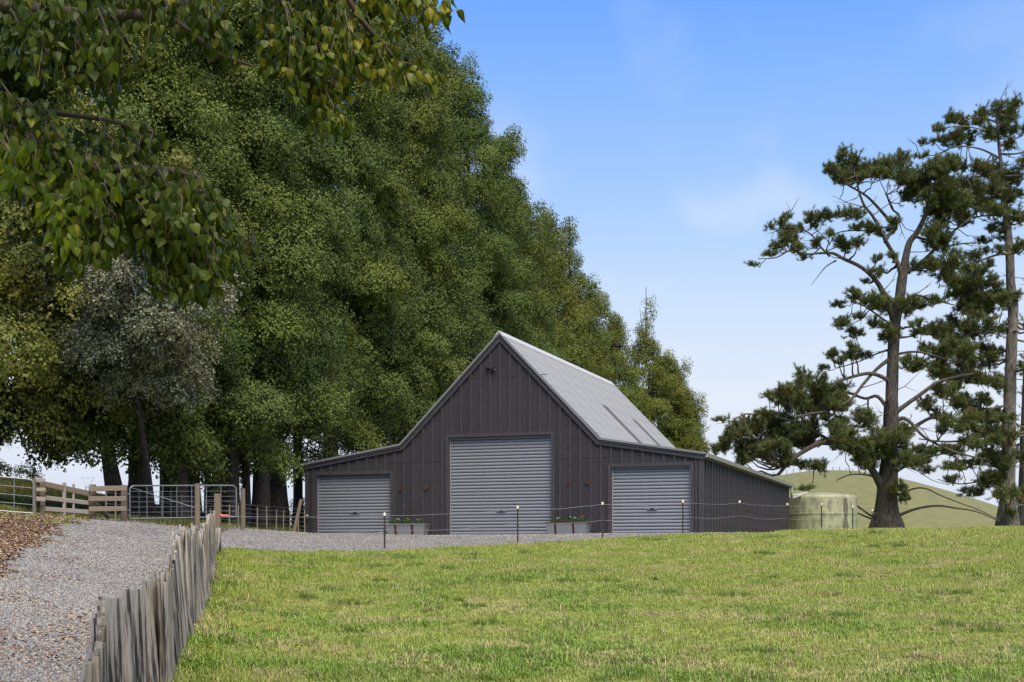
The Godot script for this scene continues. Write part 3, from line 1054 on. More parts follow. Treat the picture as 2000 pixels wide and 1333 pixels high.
	obj("back_wall", bk, M.stain[0], barn)
	var bl := MB.new()
	bl.bx(3.72, 7.20, -0.5, 2.7, -19.88, -19.8)
	bl.bx(3.66, 3.72, -0.5, 3.3, -19.88, -14.68)
	obj("lean_to_back_wall", bl, M.stain[1], barn)
	# gutter, downpipe
	var gu := MB.new()
	gu.prism(PackedVector2Array([Vector2(7.42, 2.665), Vector2(7.53, 2.665), Vector2(7.56, 2.79), Vector2(7.545, 2.79), Vector2(7.52, 2.68), Vector2(7.43, 2.68), Vector2(7.43, 2.775), Vector2(7.42, 2.775)]), -20.0, 0.06)
	gu.bx(7.421, 7.54, 2.667, 2.785, 0.058, 0.066)
	obj("gutter", gu, M.gutter, barn)
	var fs := MB.new()
	fs.bx(7.36, 7.418, 2.60, 2.76, -19.95, 0.02)
	obj("fascia", fs, M.trim, barn)
	# white pipe from the gutter to the tank
	var pipe := thing("rainwater_pipe", "white rainwater pipe running from the barn gutter to the tank top", "pipe")
	var p0 := at_barn(Vector3(7.47, 2.70, -19.85))
	var tk := at(1607, 968, 69.0)
	for k in 2:
		var mb := MB.new()
		var q := p0 + Vector3(0.02, -0.45 - 0.12 * k, 0.05 * k)
		mb.tube([p0 + Vector3(0.0, 0.05, 0.02), p0 + Vector3(0.0, -0.2, 0.02), q, q + (tk + Vector3(-0.75, 0.12, 0.0) - q) * (1.0 if k == 0 else 0.6)], [0.05, 0.05, 0.05, 0.05], 10)
		obj("pipe", mb, M.white, pipe)

func build_barn_fittings() -> void:
	var fl := thing("flood_light", "black twin headed flood light high on the barn gable", "light", at_barn(Vector3(-0.33, 6.0, 0.0)), THETA)
	fl.scale = Vector3.ONE * 0.78
	var b := MB.new()
	b.cbox(Transform3D(Basis(), Vector3(0, 0, 0.04)), Vector3(0.14, 0.12, 0.07), 0.01)
	b.cbox(Transform3D(Basis(), Vector3(0, -0.13, 0.07)), Vector3(0.08, 0.09, 0.09), 0.02)
	obj("base", b, M.black, fl)
	for s in [-1.0, 1.0]:
		var h := MB.new()
		var t := Transform3D(Basis(Vector3.UP, s * 0.7) * Basis(Vector3.RIGHT, 1.75), Vector3(s * 0.12, 0.05, 0.08))
		h.lathe([Vector2(0.0, -0.03), Vector2(0.05, -0.03), Vector2(0.06, 0.0), Vector2(0.085, 0.13), Vector2(0.08, 0.135), Vector2(0.06, 0.11)], 16, t)
		obj("lamp_head", h, M.black, fl)
		var g := MB.new()
		g.lathe([Vector2(0.075, 0.118), Vector2(0.0, 0.122)], 16, t)
		obj("lens", g, M.glass, fl)
	# rusty iron ornaments
	var lab := ["faint rusty wall ornament between the left lean-to door and main door", "dark rusty wall ornament just left of the tall middle door", "rusty wall ornament just right of the tall middle door", "bright rusty wall ornament beside the right lean-to door"]
	var where := [[-3.86, 1.78, 0.62], [-2.85, 1.80, 0.8], [2.62, 1.90, 0.8], [3.28, 1.90, 0.85]]
	for k in 4:
		var w: Array = where[k]
		var t := thing("wall_ornament", lab[k], "ornament", at_barn(Vector3(w[0], w[1], 0.03)), THETA, "rusty ornaments on the barn front")
		t.scale = Vector3.ONE * w[2]
		var body := PackedVector2Array([Vector2(-0.2, -0.07), Vector2(-0.08, -0.06), Vector2(0.0, -0.1), Vector2(0.09, -0.05), Vector2(0.11, 0.03), Vector2(0.16, 0.05), Vector2(0.13, 0.1), Vector2(0.07, 0.11), Vector2(0.03, 0.04), Vector2(-0.07, 0.02), Vector2(-0.12, -0.02)])
		if k % 2 == 0: 
			for i in body.size(): body[i] = Vector2(body[i].x * 0.9, body[i].y * 1.1 + body[i].x * 0.3)
		var mb := MB.new()
		mb.prism(body, 0.0, 0.015)
		obj("plate", mb, M.rust, t)
		var st := MB.new()
		st.tube([Vector3(0.02, -0.09, 0.008), Vector3(0.03, -0.17, 0.02), Vector3(0.07, -0.19, 0.04)], [0.01, 0.01, 0.008], 6)
		obj("hook", st, M.rust, t)
	var wf := thing("wall_fitting", "small white round fitting above a black box at barn left corner", "fitting", at_barn(Vector3(-7.71, 0.62, 0.036)), THETA)
	var r1 := MB.new()
	r1.lathe([Vector2(0.0, 0.05), Vector2(0.03, 0.05), Vector2(0.045, 0.03), Vector2(0.045, 0.0)].map(func(q): return q), 14, Transform3D(Basis(Vector3.RIGHT, PI / 2), Vector3(0.02, 0.22, 0)))
	obj("round_fitting", r1, M.white, wf)
	var r2 := MB.new()
	r2.cbox(Transform3D(Basis(), Vector3(0.02, 0.05, 0.03)), Vector3(0.09, 0.15, 0.06), 0.01)
	obj("box", r2, M.black, wf)
	# planters
	for k in 2:
		var px: float = [-3.36, 2.72][k]
		var t := thing("planter_trough", ["galvanised trough with two bright rusty straps left of the tall door", "galvanised trough with a rust stained rim right of the tall door"][k], "planter", at_barn(Vector3(px, 0.03, 0.55)), THETA + [0.02, -0.04][k], "galvanised troughs in front of the barn")
		var body := MB.new()
		var top := [0.76, 0.27]
		var bot := [0.68, 0.2]
		var H := 0.43
		var c := []
		for y in [0, 1]:
			var s: Array = [bot, top][y]
			c.append([Vector3(-s[0], H * y, s[1]), Vector3(s[0], H * y, s[1]), Vector3(s[0], H * y, -s[1]), Vector3(-s[0], H * y, -s[1])])
		for i in 4:
			var j := (i + 1) % 4
			body.quad(c[0][i], c[0][j], c[1][j], c[1][i])
			var inn := func(q: Vector3) -> Vector3: return Vector3(q.x * 0.975, q.y, q.z * 0.94)
			body.quad(inn.call(c[0][j]), inn.call(c[0][i]), inn.call(c[1][i]), inn.call(c[1][j]))
		body.quad(c[0][3], c[0][2], c[0][1], c[0][0])
		obj("trough", body, M.galv, t)
		var rim := MB.new()
		rim.bx(-0.775, 0.775, H - 0.012, H + 0.018, 0.255, 0.29)
		rim.bx(-0.775, 0.775, H - 0.012, H + 0.018, -0.29, -0.255)
		rim.bx(-0.775, -0.745, H - 0.011, H + 0.017, -0.255, 0.255)
		rim.bx(0.745, 0.775, H - 0.011, H + 0.017, -0.255, 0.255)
		obj("rim", rim, M.rust if k == 1 else M.galv, t)
		var soil := MB.new()
		soil.bx(-0.73, 0.73, H - 0.1, H - 0.03, -0.25, 0.25)
		obj("soil", soil, M.iron, t)
		for sx in [-0.38, 0.27] if k == 0 else [-0.4, 0.26]:
			var st := MB.new()
			var tilt := Basis(Vector3.RIGHT, -atan2(-0.07, H))
			st.box(Transform3D(tilt, Vector3(sx, H / 2, 0.2405)), Vector3(0.09 if k == 0 else 0.07, H - 0.005, 0.012))
			obj("strap", st, M.rust, t)
		var rg := MB.new()
		var ring := []
		var rr := []
		for i in 11:
			var a := PI * i / 10.0
			ring.append(Vector3(0.775 + 0.02 * sin(a), 0.38 - 0.12 * sin(a), 0.07 * cos(a)))
			rr.append(0.009)
		rg.tube(ring, rr, 6)
		obj("handle", rg, M.rust, t)
		# plants in the trough
		var xs: Array = [[-0.46, -0.05, 0.38], [-0.42, 0.16, 0.55]][k]
		var words: Array = [["pale flowered plant, left end", "orange flowered plant, middle", "yellow flowered plant, right end"], ["white flowered plant, left end", "white flowered plant, middle", "orange flowered plant, right end"]][k]
		for i in 3:
			var o := thing("flowering_plant", "%s of the trough %s of the tall door" % [words[i], ["left", "right"][k]], "plant", t.transform * Vector3(xs[i], H - 0.04, 0.05), rng.randf() * 3.0, "flowering plants in the troughs")
			var buf := PackedFloat32Array()
			for q in 150:
				var p := Vector3(rng.randf_range(-0.2, 0.2), rng.randf_range(0.0, 0.2), rng.randf_range(-0.13, 0.13))
				var g := rng.randf_range(0.7, 1.3)
				put(buf, facing((p + Vector3(0, 0.05, 0)).normalized(), rng.randf() * TAU) * Basis(Vector3.RIGHT, rng.randf_range(2.0, 3.2)), p, Color(0.05 * g, 0.1 * g, 0.025 * g))
			scatter("leaves", leaf_shape(0.06, 0.03, 0.2, 0.3).mesh(), M.leaf_many, buf, o).set_meta("kind", "stuff")
			for q in 3:
				var f := MB.new()
				f.lathe([Vector2(0, -0.01), Vector2(0.018, 0.0), Vector2(0.026, 0.012), Vector2(0.012, 0.016), Vector2(0, 0.014)], 8, Transform3D(Basis(), Vector3(rng.randf_range(-0.14, 0.14), rng.randf_range(0.18, 0.26), rng.randf_range(-0.02, 0.12))))
				obj("flower", f, mat([lin(0.7, 0.66, 0.5), lin(0.7, 0.3, 0.04), lin(0.7, 0.45, 0.03), lin(0.75, 0.72, 0.7), lin(0.75, 0.72, 0.7), lin(0.65, 0.17, 0.04)][k * 3 + i], 0.6), o)
	var bxt := thing("metal_box", "small grey metal box with black fittings beside the left lean-to door", "box", at_barn(Vector3(-4.45, 0.02, 0.42)), THETA + 0.1)
	var m1 := MB.new()
	m1.cbox(Transform3D(Basis(), Vector3(0, 0.09, 0)), Vector3(0.27, 0.18, 0.2), 0.015)
	obj("body", m1, M.galv, bxt)
	for s in [-0.1, 0.06]:
		var k1 := MB.new()
		k1.lathe([Vector2(0.03, 0.18), Vector2(0.035, 0.215), Vector2(0.02, 0.235), Vector2(0, 0.24)], 10, Transform3D(Basis(), Vector3(s, 0, 0.02)))
		obj("knob", k1, M.black, bxt)
	var k2 := MB.new()
	k2.tube([Vector3(0.13, 0.1, 0.05), Vector3(0.22, 0.12, 0.06), Vector3(0.24, 0.2, 0.06)], [0.014, 0.014, 0.014], 8)
	obj("pipe", k2, M.black, bxt)

func build_tank() -> void:
	var c := at(1606.5, 1040, 69.0)
	c.y = CAM_Y + 1.50
	var R := 1.66
	var H := 1.77
	var t := thing("water_tank", "round pale green plastic water tank at the far end of barn", "water tank", c)
	var mb := MB.new()
	var hy := 0.86
	mb.lathe([Vector2(R - 0.02, 0.0), Vector2(R, 0.04), Vector2(R, hy - 0.04), Vector2(R + 0.025, hy - 0.02), Vector2(R + 0.025, hy + 0.02), Vector2(R, hy + 0.04), Vector2(R, H - 0.16), Vector2(R - 0.03, H - 0.07), Vector2(R - 0.1, H - 0.01), Vector2(R - 0.2, H + 0.02), Vector2(0.3, H + 0.16), Vector2(0.0, H + 0.17)], 72)
	obj("shell", mb, M.tank, t)
	var st := MB.new()       # algae stain running down the shell
	for k in 12:
		var y0 := 0.1 + k * (H - 0.28) / 12.0
		var y1 := 0.1 + (k + 1) * (H - 0.28) / 12.0
		var w := func(y: float) -> float: return 0.075 + 0.02 * sin(y * 7.0) + (0.06 * maxf(0.0, 0.6 - y))
		var P := func(a: float, y: float) -> Vector3:
			var rr := R + 0.006 + (0.026 if absf(y - hy) < 0.07 else 0.0)
			return Vector3(sin(a) * rr, y, cos(a) * rr)
		for q in 8:
			var f0 := q / 4.0 - 1.0
			var f1 := (q + 1) / 4.0 - 1.0
			st.quad(P.call(0.5 + f0 * w.call(y0), y0), P.call(0.5 + f1 * w.call(y0), y0), P.call(0.5 + f1 * w.call(y1), y1), P.call(0.5 + f0 * w.call(y1), y1))
	obj("algae_stain", st, M.moss, t)
	var pl := MB.new()
	pl.lathe([Vector2(R - 0.05, -0.35), Vector2(R - 0.05, -0.002), Vector2(0, 0.0)], 48)
	obj("base", pl, M.iron, t)

# ---------------------------------------------------------------- fences and gates
func limb(called: String, a: Vector3, b: Vector3, w: float, th: float, m: Material, parent: Node, up := Vector3(0, 0, 1), ch := 0.008) -> MeshInstance3D:
	# a sawn stick from a to b, w across (along side), th thick
	var y := (b - a).normalized()
	var z := (up - y * up.dot(y)).normalized()
	var x := y.cross(z)
	var mb := MB.new()
	mb.cbox(Transform3D(), Vector3(w, (b - a).length(), th), ch)
	var o := obj(called, mb, m, parent)
	o.transform = Transform3D(Basis(x, y, z), (a + b) / 2)
	return o

func round_post(a: Vector3, b: Vector3, r: float, m: Material, parent: Node, called := "post") -> MeshInstance3D:
	var mb := MB.new()
	var pts := []
	var rad := []
	for k in 6:
		pts.append((b - a) * (k / 5.0))
		rad.append(r * (1.06 - 0.02 * k))
	mb.tube(pts, rad, 14, true, 0.04, int(a.x * 10))
	var o := obj(called, mb, m, parent)
	o.position = a
	return o

func build_plank_fence() -> void:
	var t := thing("plank_fence", "weathered grey paling fence of uneven boards climbing beside the gravel driveway", "fence")
	var shapes := []
	for k in 6:
		var mb := MB.new()
		var l: float = [0.0, 0.02, -0.025, 0.01, 0.04, -0.01][k]
		mb.cbox(Transform3D(Basis(), Vector3(0, 0.5, 0)), Vector3(1, 1, 1), 0.04)
		for i in mb.v.size():      # sawn ends are never square, boards never straight
			var p := mb.v[i]
			if p.y > 0.5: p.y += p.x * l
			p.x += (0.06 if k % 2 else -0.05) * sin(p.y * PI)  * 0.15
			mb.v[i] = p
		shapes.append(mb.mesh())
	var path := [Vector2(-7.06, 33.5), Vector2(-6.0, 28.0), Vector2(-4.95, 22.0), Vector2(-4.25, 18.0), Vector2(-3.70, 15.0), Vector2(-4.02, 13.95), Vector2(-3.35, 11.6), Vector2(-2.60, 8.8)]
	var tall := [[8.8, 1.02], [12.5, 1.1], [13.9, 1.22], [15.0, 1.2], [17.0, 1.22], [19.0, 1.36], [21.0, 1.42], [25.0, 1.38], [29.0, 1.14], [33.5, 1.08]]
	for s in path.size() - 1:
		var a: Vector2 = path[s]
		var b: Vector2 = path[s + 1]
		var dir := (b - a).normalized()
		var ln := a.distance_to(b)
		var u := 0.0
		var k := 0
		while u < ln:
			var w := rng.randf_range(0.14, 0.22) if rng.randf() < 0.85 else rng.randf_range(0.09, 0.13)
			if s == 4: w = [0.16, 0.2, 0.24, 0.12, 0.26, 0.2, 0.2, 0.2][k]
			var c := a + dir * (u + w * 0.5)
			var e3 := Vector3(dir.x, 0, -dir.y)
			var nrm := Vector3(0, 1, 0).cross(e3).normalized()    # towards the paddock
			if nrm.x < 0: nrm = -nrm
			var h: float = poly_y(tall, c.y) * (1.0 + 0.05 * sin(c.y * 1.7) + rng.randf_range(-0.025, 0.025))
			var lean := 0.055 + 0.04 * sin(c.y * 1.1) + rng.randf_range(-0.015, 0.015) + (rng.randf_range(0.08, 0.18) if rng.randf() < 0.12 else 0.0)
			var tip := 0.02 * sin(c.y * 1.9) + rng.randf_range(-0.015, 0.02) + (0.07 if rng.randf() < 0.08 else 0.0)
			if s == 4:
				h = 1.24 - 0.03 * k + (0.05 if k % 2 else 0.0)
				lean = [0.05, 0.09, 0.03, 0.06, 0.02, 0.04, 0.05, 0.05][k]
				tip = [0.03, -0.05, 0.0, 0.03, 0.0, 0, 0, 0][k]
			elif s > 4: lean *= 0.5
			var y := Vector3(0, 1, 0) + nrm * -lean + e3 * tip
			y = y.normalized()
			var x := (e3 - y * e3.dot(y)).normalized()
			var z := x.cross(y)
			var side := 0.016 if k % 2 else -0.016
			var p := Vector3(c.x, gh(c.x, c.y) - 0.08, -c.y) + nrm * (side + lean * 0.5)
			var o := obj("plank", shapes[rng.randi() % 6], M.timber[[0, 1, 2, 3, 4, 5, 1, 0, 3, 5][rng.randi() % 10]], t)
			if s == 4 and k == 1: o.material_override = M.timber[1]
			o.transform = Transform3D(Basis(x * (w * 1.04), y * (h + 0.08), z * rng.randf_range(0.028, 0.045)), p)
			u += w * rng.randf_range(0.97, 1.04)
			k += 1
		for f in [0.3, 0.78]:
			var pa := Vector3(a.x, gh(a.x, a.y) + f * poly_y(tall, a.y), -a.y)
			var pb := Vector3(b.x, gh(b.x, b.y) + f * poly_y(tall, b.y), -b.y)
			limb("rail", pa + Vector3(-0.11 , 0, 0), pb + Vector3(-0.11, 0, 0), 0.09, 0.04, M.rail_grey, t, Vector3.RIGHT)
	var q := on_ground(425, 34.0)
	limb("post", q + Vector3(0, -0.2, 0), q + Vector3(0.0, 1.40, 0), 0.15, 0.14, M.post, t)
	q = on_ground(424, 33.7) + Vector3(0.02, 0, 0)
	limb("post", q + Vector3(0.03, -0.2, 0), q + Vector3(0.0, 0.62, 0), 0.13, 0.03, M.timber[1], t)

func pipe_gate(called: String, label: String, a: Vector3, b: Vector3, h: float, verts: Array, rows: Array) -> void:
	# a and b: foot of the frame's ends (bottom rail height)
	var t := thing(called, label, "gate")
	var up := Vector3(0, h, 0)
	var e := (b - a).normalized()
	var r := 0.022
	var pts := []
	var R := 0.13
	pts.append(a)
	for k in 7:
		var g := PI / 2 * k / 6.0
		pts.append(a + Vector3(0, h - R, 0) + e * (R - R * cos(g)) + Vector3(0, R * sin(g), 0))
	for k in 7:
		var g := PI / 2 * k / 6.0
		pts.append(b + Vector3(0, h - R, 0) - e * (R - R * sin(g)) + Vector3(0, R * cos(g), 0))
	pts.append(b)
	var rad := []
	for p in pts: rad.append(r)
	var mb := MB.new()
	mb.tube(pts, rad, 10)
	mb.tube([a - Vector3(0, 0.01, 0), b - Vector3(0, 0.01, 0)], [r, r], 10)
	obj("frame", mb, M.steel, t)
	for f in verts:
		var vb := MB.new()
		var p := a.lerp(b, f)
		vb.tube([p, p + up], [0.012, 0.012], 8)
		obj("upright", vb, M.steel, t)
	for f in rows:
		var hb := MB.new()
		hb.tube([a + up * f, b + up * f], [0.006, 0.006], 6)
		obj("mesh_wire", hb, M.steel, t)
	for f in [0.25, 0.75]:
		var hg := MB.new()
		hg.cbox(Transform3D(Basis(), a + up * f - e * 0.05), Vector3(0.1, 0.04, 0.03), 0.006)
		obj("hinge", hg, M.galv, t)

func build_gates() -> void:
	var a := at(253, 1013, 40.3)
	var b := at(461, 1009.5, 42.3)
	pipe_gate("metal_gate", "galvanised mesh farm gate closed across the top of the gravel driveway", a, b, 0.93, [0.155, 0.30, 0.43, 0.57, 0.71, 0.85], [0.18, 0.34, 0.5, 0.65, 0.82])
	a = at(-150, 985, 36.6)
	b = at(65, 1003, 37.2)
	pipe_gate("metal_gate", "galvanised gate cut off by the left edge, before the grassy bank", a, b, 0.88, [0.2, 0.42, 0.62, 0.82], [0.25, 0.5, 0.75])
	# timber rails between the two gates
	var t := thing("timber_rail_fence", "brown timber post and rail fence between the two metal gates", "fence")
	for p in [[67, 935, 38.0, 0.09], [83, 938, 38.2, 0.11], [125, 943, 38.6, 0.085], [143, 946, 38.8, 0.06], [181, 947, 39.3, 0.14], [242, 948, 40.0, 0.15]]:
		var g := on_ground(p[0], p[2])
		var top := at(p[0], p[1], p[2])
		limb("post", g - Vector3(0, 0.2, 0), top, p[3], p[3], M.post if p[0] > 150 or p[0] < 90 else M.rail_grey, t)
	for r in [[87, 946, 175, 965, 38.25, 39.2, 0.15, 1], [88, 973, 174, 983, 38.25, 39.2, 0.12, 0], [87, 994.5, 175, 1001, 38.25, 39.2, 0.12, 0], [69, 938.5, 88, 938.5, 38.0, 38.1, 0.1, 0], [70, 957, 88.5, 957, 38.0, 38.1, 0.1, 0], [70, 975, 88, 976, 38.0, 38.1, 0.12, 0], [173, 955.5, 247, 954, 39.1, 39.8, 0.145, 1], [172, 975, 246, 974.5, 39.1, 39.8, 0.135, 1], [173, 995, 246, 994, 39.1, 39.8, 0.135, 1]]:
		limb("rail", at(r[0], r[1], r[4] - 0.08), at(r[2], r[3], r[5] - 0.08), r[6], 0.04, M.rail if r[7] else M.rail_grey, t)
	limb("brace", at(188, 985, 39.4), at(211, 1012, 39.9), 0.1, 0.1, M.post, t)
	# lone posts
	var spots := [[385, 945, 38.5, 0.075, "stout round strainer post rising behind the far end of the paling fence", 0.0], [474, 955, 43.0, 0.075, "brown strainer post just right of the closed metal gate", 0.0], [571, 976, 47.5, 0.06, "leaning brown post close to the barn left corner", 0.3]]
	for s in spots:
		var g := on_ground(s[0], s[2])
		var top := at(s[0] + (17 if s[5] > 0 else 0), s[1], s[2])
		var o := thing("fence_post", s[4], "post", g)
		round_post(Vector3(0, -0.2, 0), top - g, s[3], M.post, o, "stake")
	# batten fence in front of the trunks
	var w := thing("wire_fence", "low wire fence with thin pale battens running before the tree trunks", "fence")
	var line := []
	for px in [207, 225, 271, 292, 315, 333, 355, 374, 402, 420, 447, 465, 502, 521, 539, 553, 566, 582, 595]:
		var d: float = 41.5 + (px - 207) * 0.0285
		if px < 240: d = 41.0
		var g := on_ground(px, d)
		var h := (1.02 if px < 400 else 0.86) + rng.randf_range(-0.08, 0.05)
		var o := limb("batten", g - Vector3(0, 0.05, 0), g + Vector3(rng.randf_range(-0.02, 0.02), h, 0), 0.042, 0.035, M.batten_wood, w)
		line.append(g)
	for k in 6:
		var pts := []
		var rad := []
		for g in line:
			pts.append(g + Vector3(0, 0.12 + k * 0.16 - (0.02 if k > 4 else 0.0), 0.022))
			rad.append(0.004)
		var mb := MB.new()
		mb.tube(pts, rad, 4)
		obj("wire", mb, M.wire, w)
	var sw := MB.new()
	sw.tube([at(256, 953, 41.0), at(379, 992, 39.0)], [0.01, 0.01], 5)
	obj("stay_wire", sw, M.wire, w)

func build_electric_fence() -> void:
	var spots := [[751, 1003, 38.6, "in front of the left lean-to door"], [1011, 990, 43.0, "in front of the tall middle door"], [1177, 982, 44.2, "beside the right-hand trough"], [1334, 978, 46.2, "in front of the right lean-to door"], [1445, 979, 49.0, "midway along the barn side wall"], [1538, 984, 55.5, "at the far end of the barn side wall"], [1605, 984, 60.5, "in front of the middle of the tank"], [1666, 989, 63.0, "at the right edge of the tank"], [1704, 996, 67.0, "close to the big pine trunk"]]
	var caps := []
	for s in spots:
		var g := on_ground(s[0], s[2])
		var top := at(s[0], s[1], s[2])
		var h := top.y - g.y
		var t := thing("electric_fence_post", "rusty steel post with pale cap, %s" % s[3], "fence post", g, rng.randf_range(-0.3, 0.3), "electric fence posts along the paddock edge")
		var mb := MB.new()
		for k in 3:        # a three-winged standard
			mb.box(Transform3D(Basis(Vector3.UP, k * TAU / 3) , Vector3(0, h / 2 - 0.1, 0)) * Transform3D(Basis(), Vector3(0, 0, 0.013)), Vector3(0.007, h + 0.2, 0.027))
		obj("standard", mb, M.iron, t)
		var c := MB.new()
		c.cbox(Transform3D(Basis(), Vector3(0, h - 0.03, 0)), Vector3(0.062, 0.085, 0.062), 0.014)
		c.tube([Vector3(0.0, h - 0.06, 0.03), Vector3(0, h - 0.075, 0.055)], [0.012, 0.012], 6)
		obj("cap", c, M.cap, t)
		var ins := MB.new()
		ins.cbox(Transform3D(Basis(), Vector3(0.012, h * 0.52, 0.03)), Vector3(0.03, 0.06, 0.03), 0.008)
		obj("insulator", ins, M.black, t)
		caps.append([g, h])
	var e := on_ground(425, 34.0)
	for k in 2:
		var f: float = [0.94, 0.52][k]
		var pts := []
		var ends := [[e, 0.95]] + caps + [[on_ground(1716, 71.0), 1.0]]
		for i in ends.size() - 1:
			var p: Vector3 = ends[i][0] + Vector3(0, ends[i][1] * f, 0.04)
			var q: Vector3 = ends[i + 1][0] + Vector3(0, ends[i + 1][1] * f, 0.04)
			var ph := rng.randf() * 6.0
			for j in 8:
				var u := j / 8.0
				pts.append(p.lerp(q, u) + Vector3(0, -0.06 * sin(u * PI) + 0.012 * sin(u * 9.0 + ph), 0))
		var rad := []
		for p in pts: rad.append(0.0045)
		var mb := MB.new()
		mb.tube(pts, rad, 4)
		var o := obj("fence_wire", mb, M.wire)
		tag(o, ["upper thin wire strung along the caps of the electric fence posts", "lower thin wire strung half way up the electric fence posts"][k], "wire", "electric fence wires")
	var hd := MB.new()
	var hp := e + Vector3(0.08, 0.88, 0.05)
	hd.tube([hp, hp + Vector3(0.03, 0, 0), hp + Vector3(0.05, 0, 0), hp + Vector3(0.17, -0.005, 0), hp + Vector3(0.2, -0.005, 0)], [0.035, 0.035, 0.022, 0.024, 0.01], 10)
	tag(obj("gate_handle", hd, M.orange), "orange plastic gate handle on the end post of the paling fence", "handle")

# ---------------------------------------------------------------- broadleaf trees
func spray_mesh(leaves: int, radius: float, len: float, seed_: int) -> MB:
	# a twig end with its leaves; y is outward
	var r := RandomNumberGenerator.new()
	r.seed = seed_
	var mb := MB.new()
	mb.colored = true
	for i in leaves:
		var a := r.randf() * TAU
		var q := sqrt(r.randf()) * radius
		var p := Vector3(cos(a) * q, r.randf_range(-0.5, 0.35) * radius, sin(a) * q)
		var l := len * r.randf_range(0.7, 1.25)
		var w := l * r.randf_range(0.36, 0.46)
		var y := Vector3(p.x, -0.25 * radius + r.randf_range(-0.5, 0.5) * radius, p.z).normalized()
		var up := Vector3(r.randf_range(-0.8, 0.8), 1.0, r.randf_range(-0.8, 0.8)).normalized()
		var x := y.cross(up).normalized()
		var n := x.cross(y)
		var g := r.randf_range(0.84, 1.15)
		mb.col = Color(g * r.randf_range(0.94, 1.08), g, g * r.randf_range(0.85, 1.1))
		var tip := p + y * l - n * l * 0.12
		var m := p + y * l * 0.42
		mb.tri(p, m + x * w + n * 0.12 * l, tip)
		mb.tri(p, tip, m - x * w + n * 0.12 * l)
	return mb

func limb_of(pts: Array, r0: float, r1: float, mb: MB, sides := 8) -> void:
	var rad := []
	for i in pts.size(): rad.append(lerpf(r0, r1, float(i) / (pts.size() - 1)))
	mb.tube(pts, rad, sides, true)

# lumps: Array of [centre, radius, squash, colour]; sprays are laid over each lump's outer, upper side
func crown_of(parent: Node3D, m: Mesh, lumps: Array, axis: Vector3, per_m2: float, size: float, upward: float, material: Material, inner := 0.12) -> void:
	var buf := PackedFloat32Array()
	var inv := barn_x.affine_inverse()
	for L in lumps:
		var c: Vector3 = L[0]
		var R: float = L[1]
		var col: Color = L[3]
		var out := Vector3(c.x - axis.x, 0.0, c.z - axis.z)
		out = out.normalized() if out.length() > 0.3 else Vector3.ZERO
		var n := int(per_m2 * 4.0 * PI * R * R * 0.62)
		for k in n:
			var d := rv()
			var w := d.dot(out) * 0.6 + d.y * upward * 1.7 + 0.28
			if rng.randf() > w + 0.14: continue
			var q := R * (rng.randf_range(0.86, 1.06) if rng.randf() > inner else rng.randf_range(0.4, 0.9))
			var wob_ := 1.0 + 0.16 * sin(d.x * 7.0 + c.x * 3.0) * sin(d.z * 6.0 + c.y) + 0.12 * sin(d.y * 9.0 + c.z * 2.0)
			var p := c + Vector3(d.x, d.y * L[2], d.z) * q * wob_
			var lb: Vector3 = inv * (parent.position + p)
			if absf(lb.x) < 8.6 and lb.z > -20.5 and lb.z < 2.0 and lb.y < 4.0 + maxf(0.0, 4.1 - absf(lb.x)): continue
			var v := rng.randf_range(0.88, 1.12)
			var y := (d + Vector3(0, 0.35, 0) + rv() * 0.35).normalized()
			put(buf, facing(y, rng.randf() * TAU).scaled(Vector3.ONE * size * rng.randf_range(0.75, 1.2)), p, Color(col.r * v, col.g * v, col.b * v))
	var o := scatter("crown", m, material, buf, parent)
	o.name = "crown"
	o.set_meta("kind", "stuff")

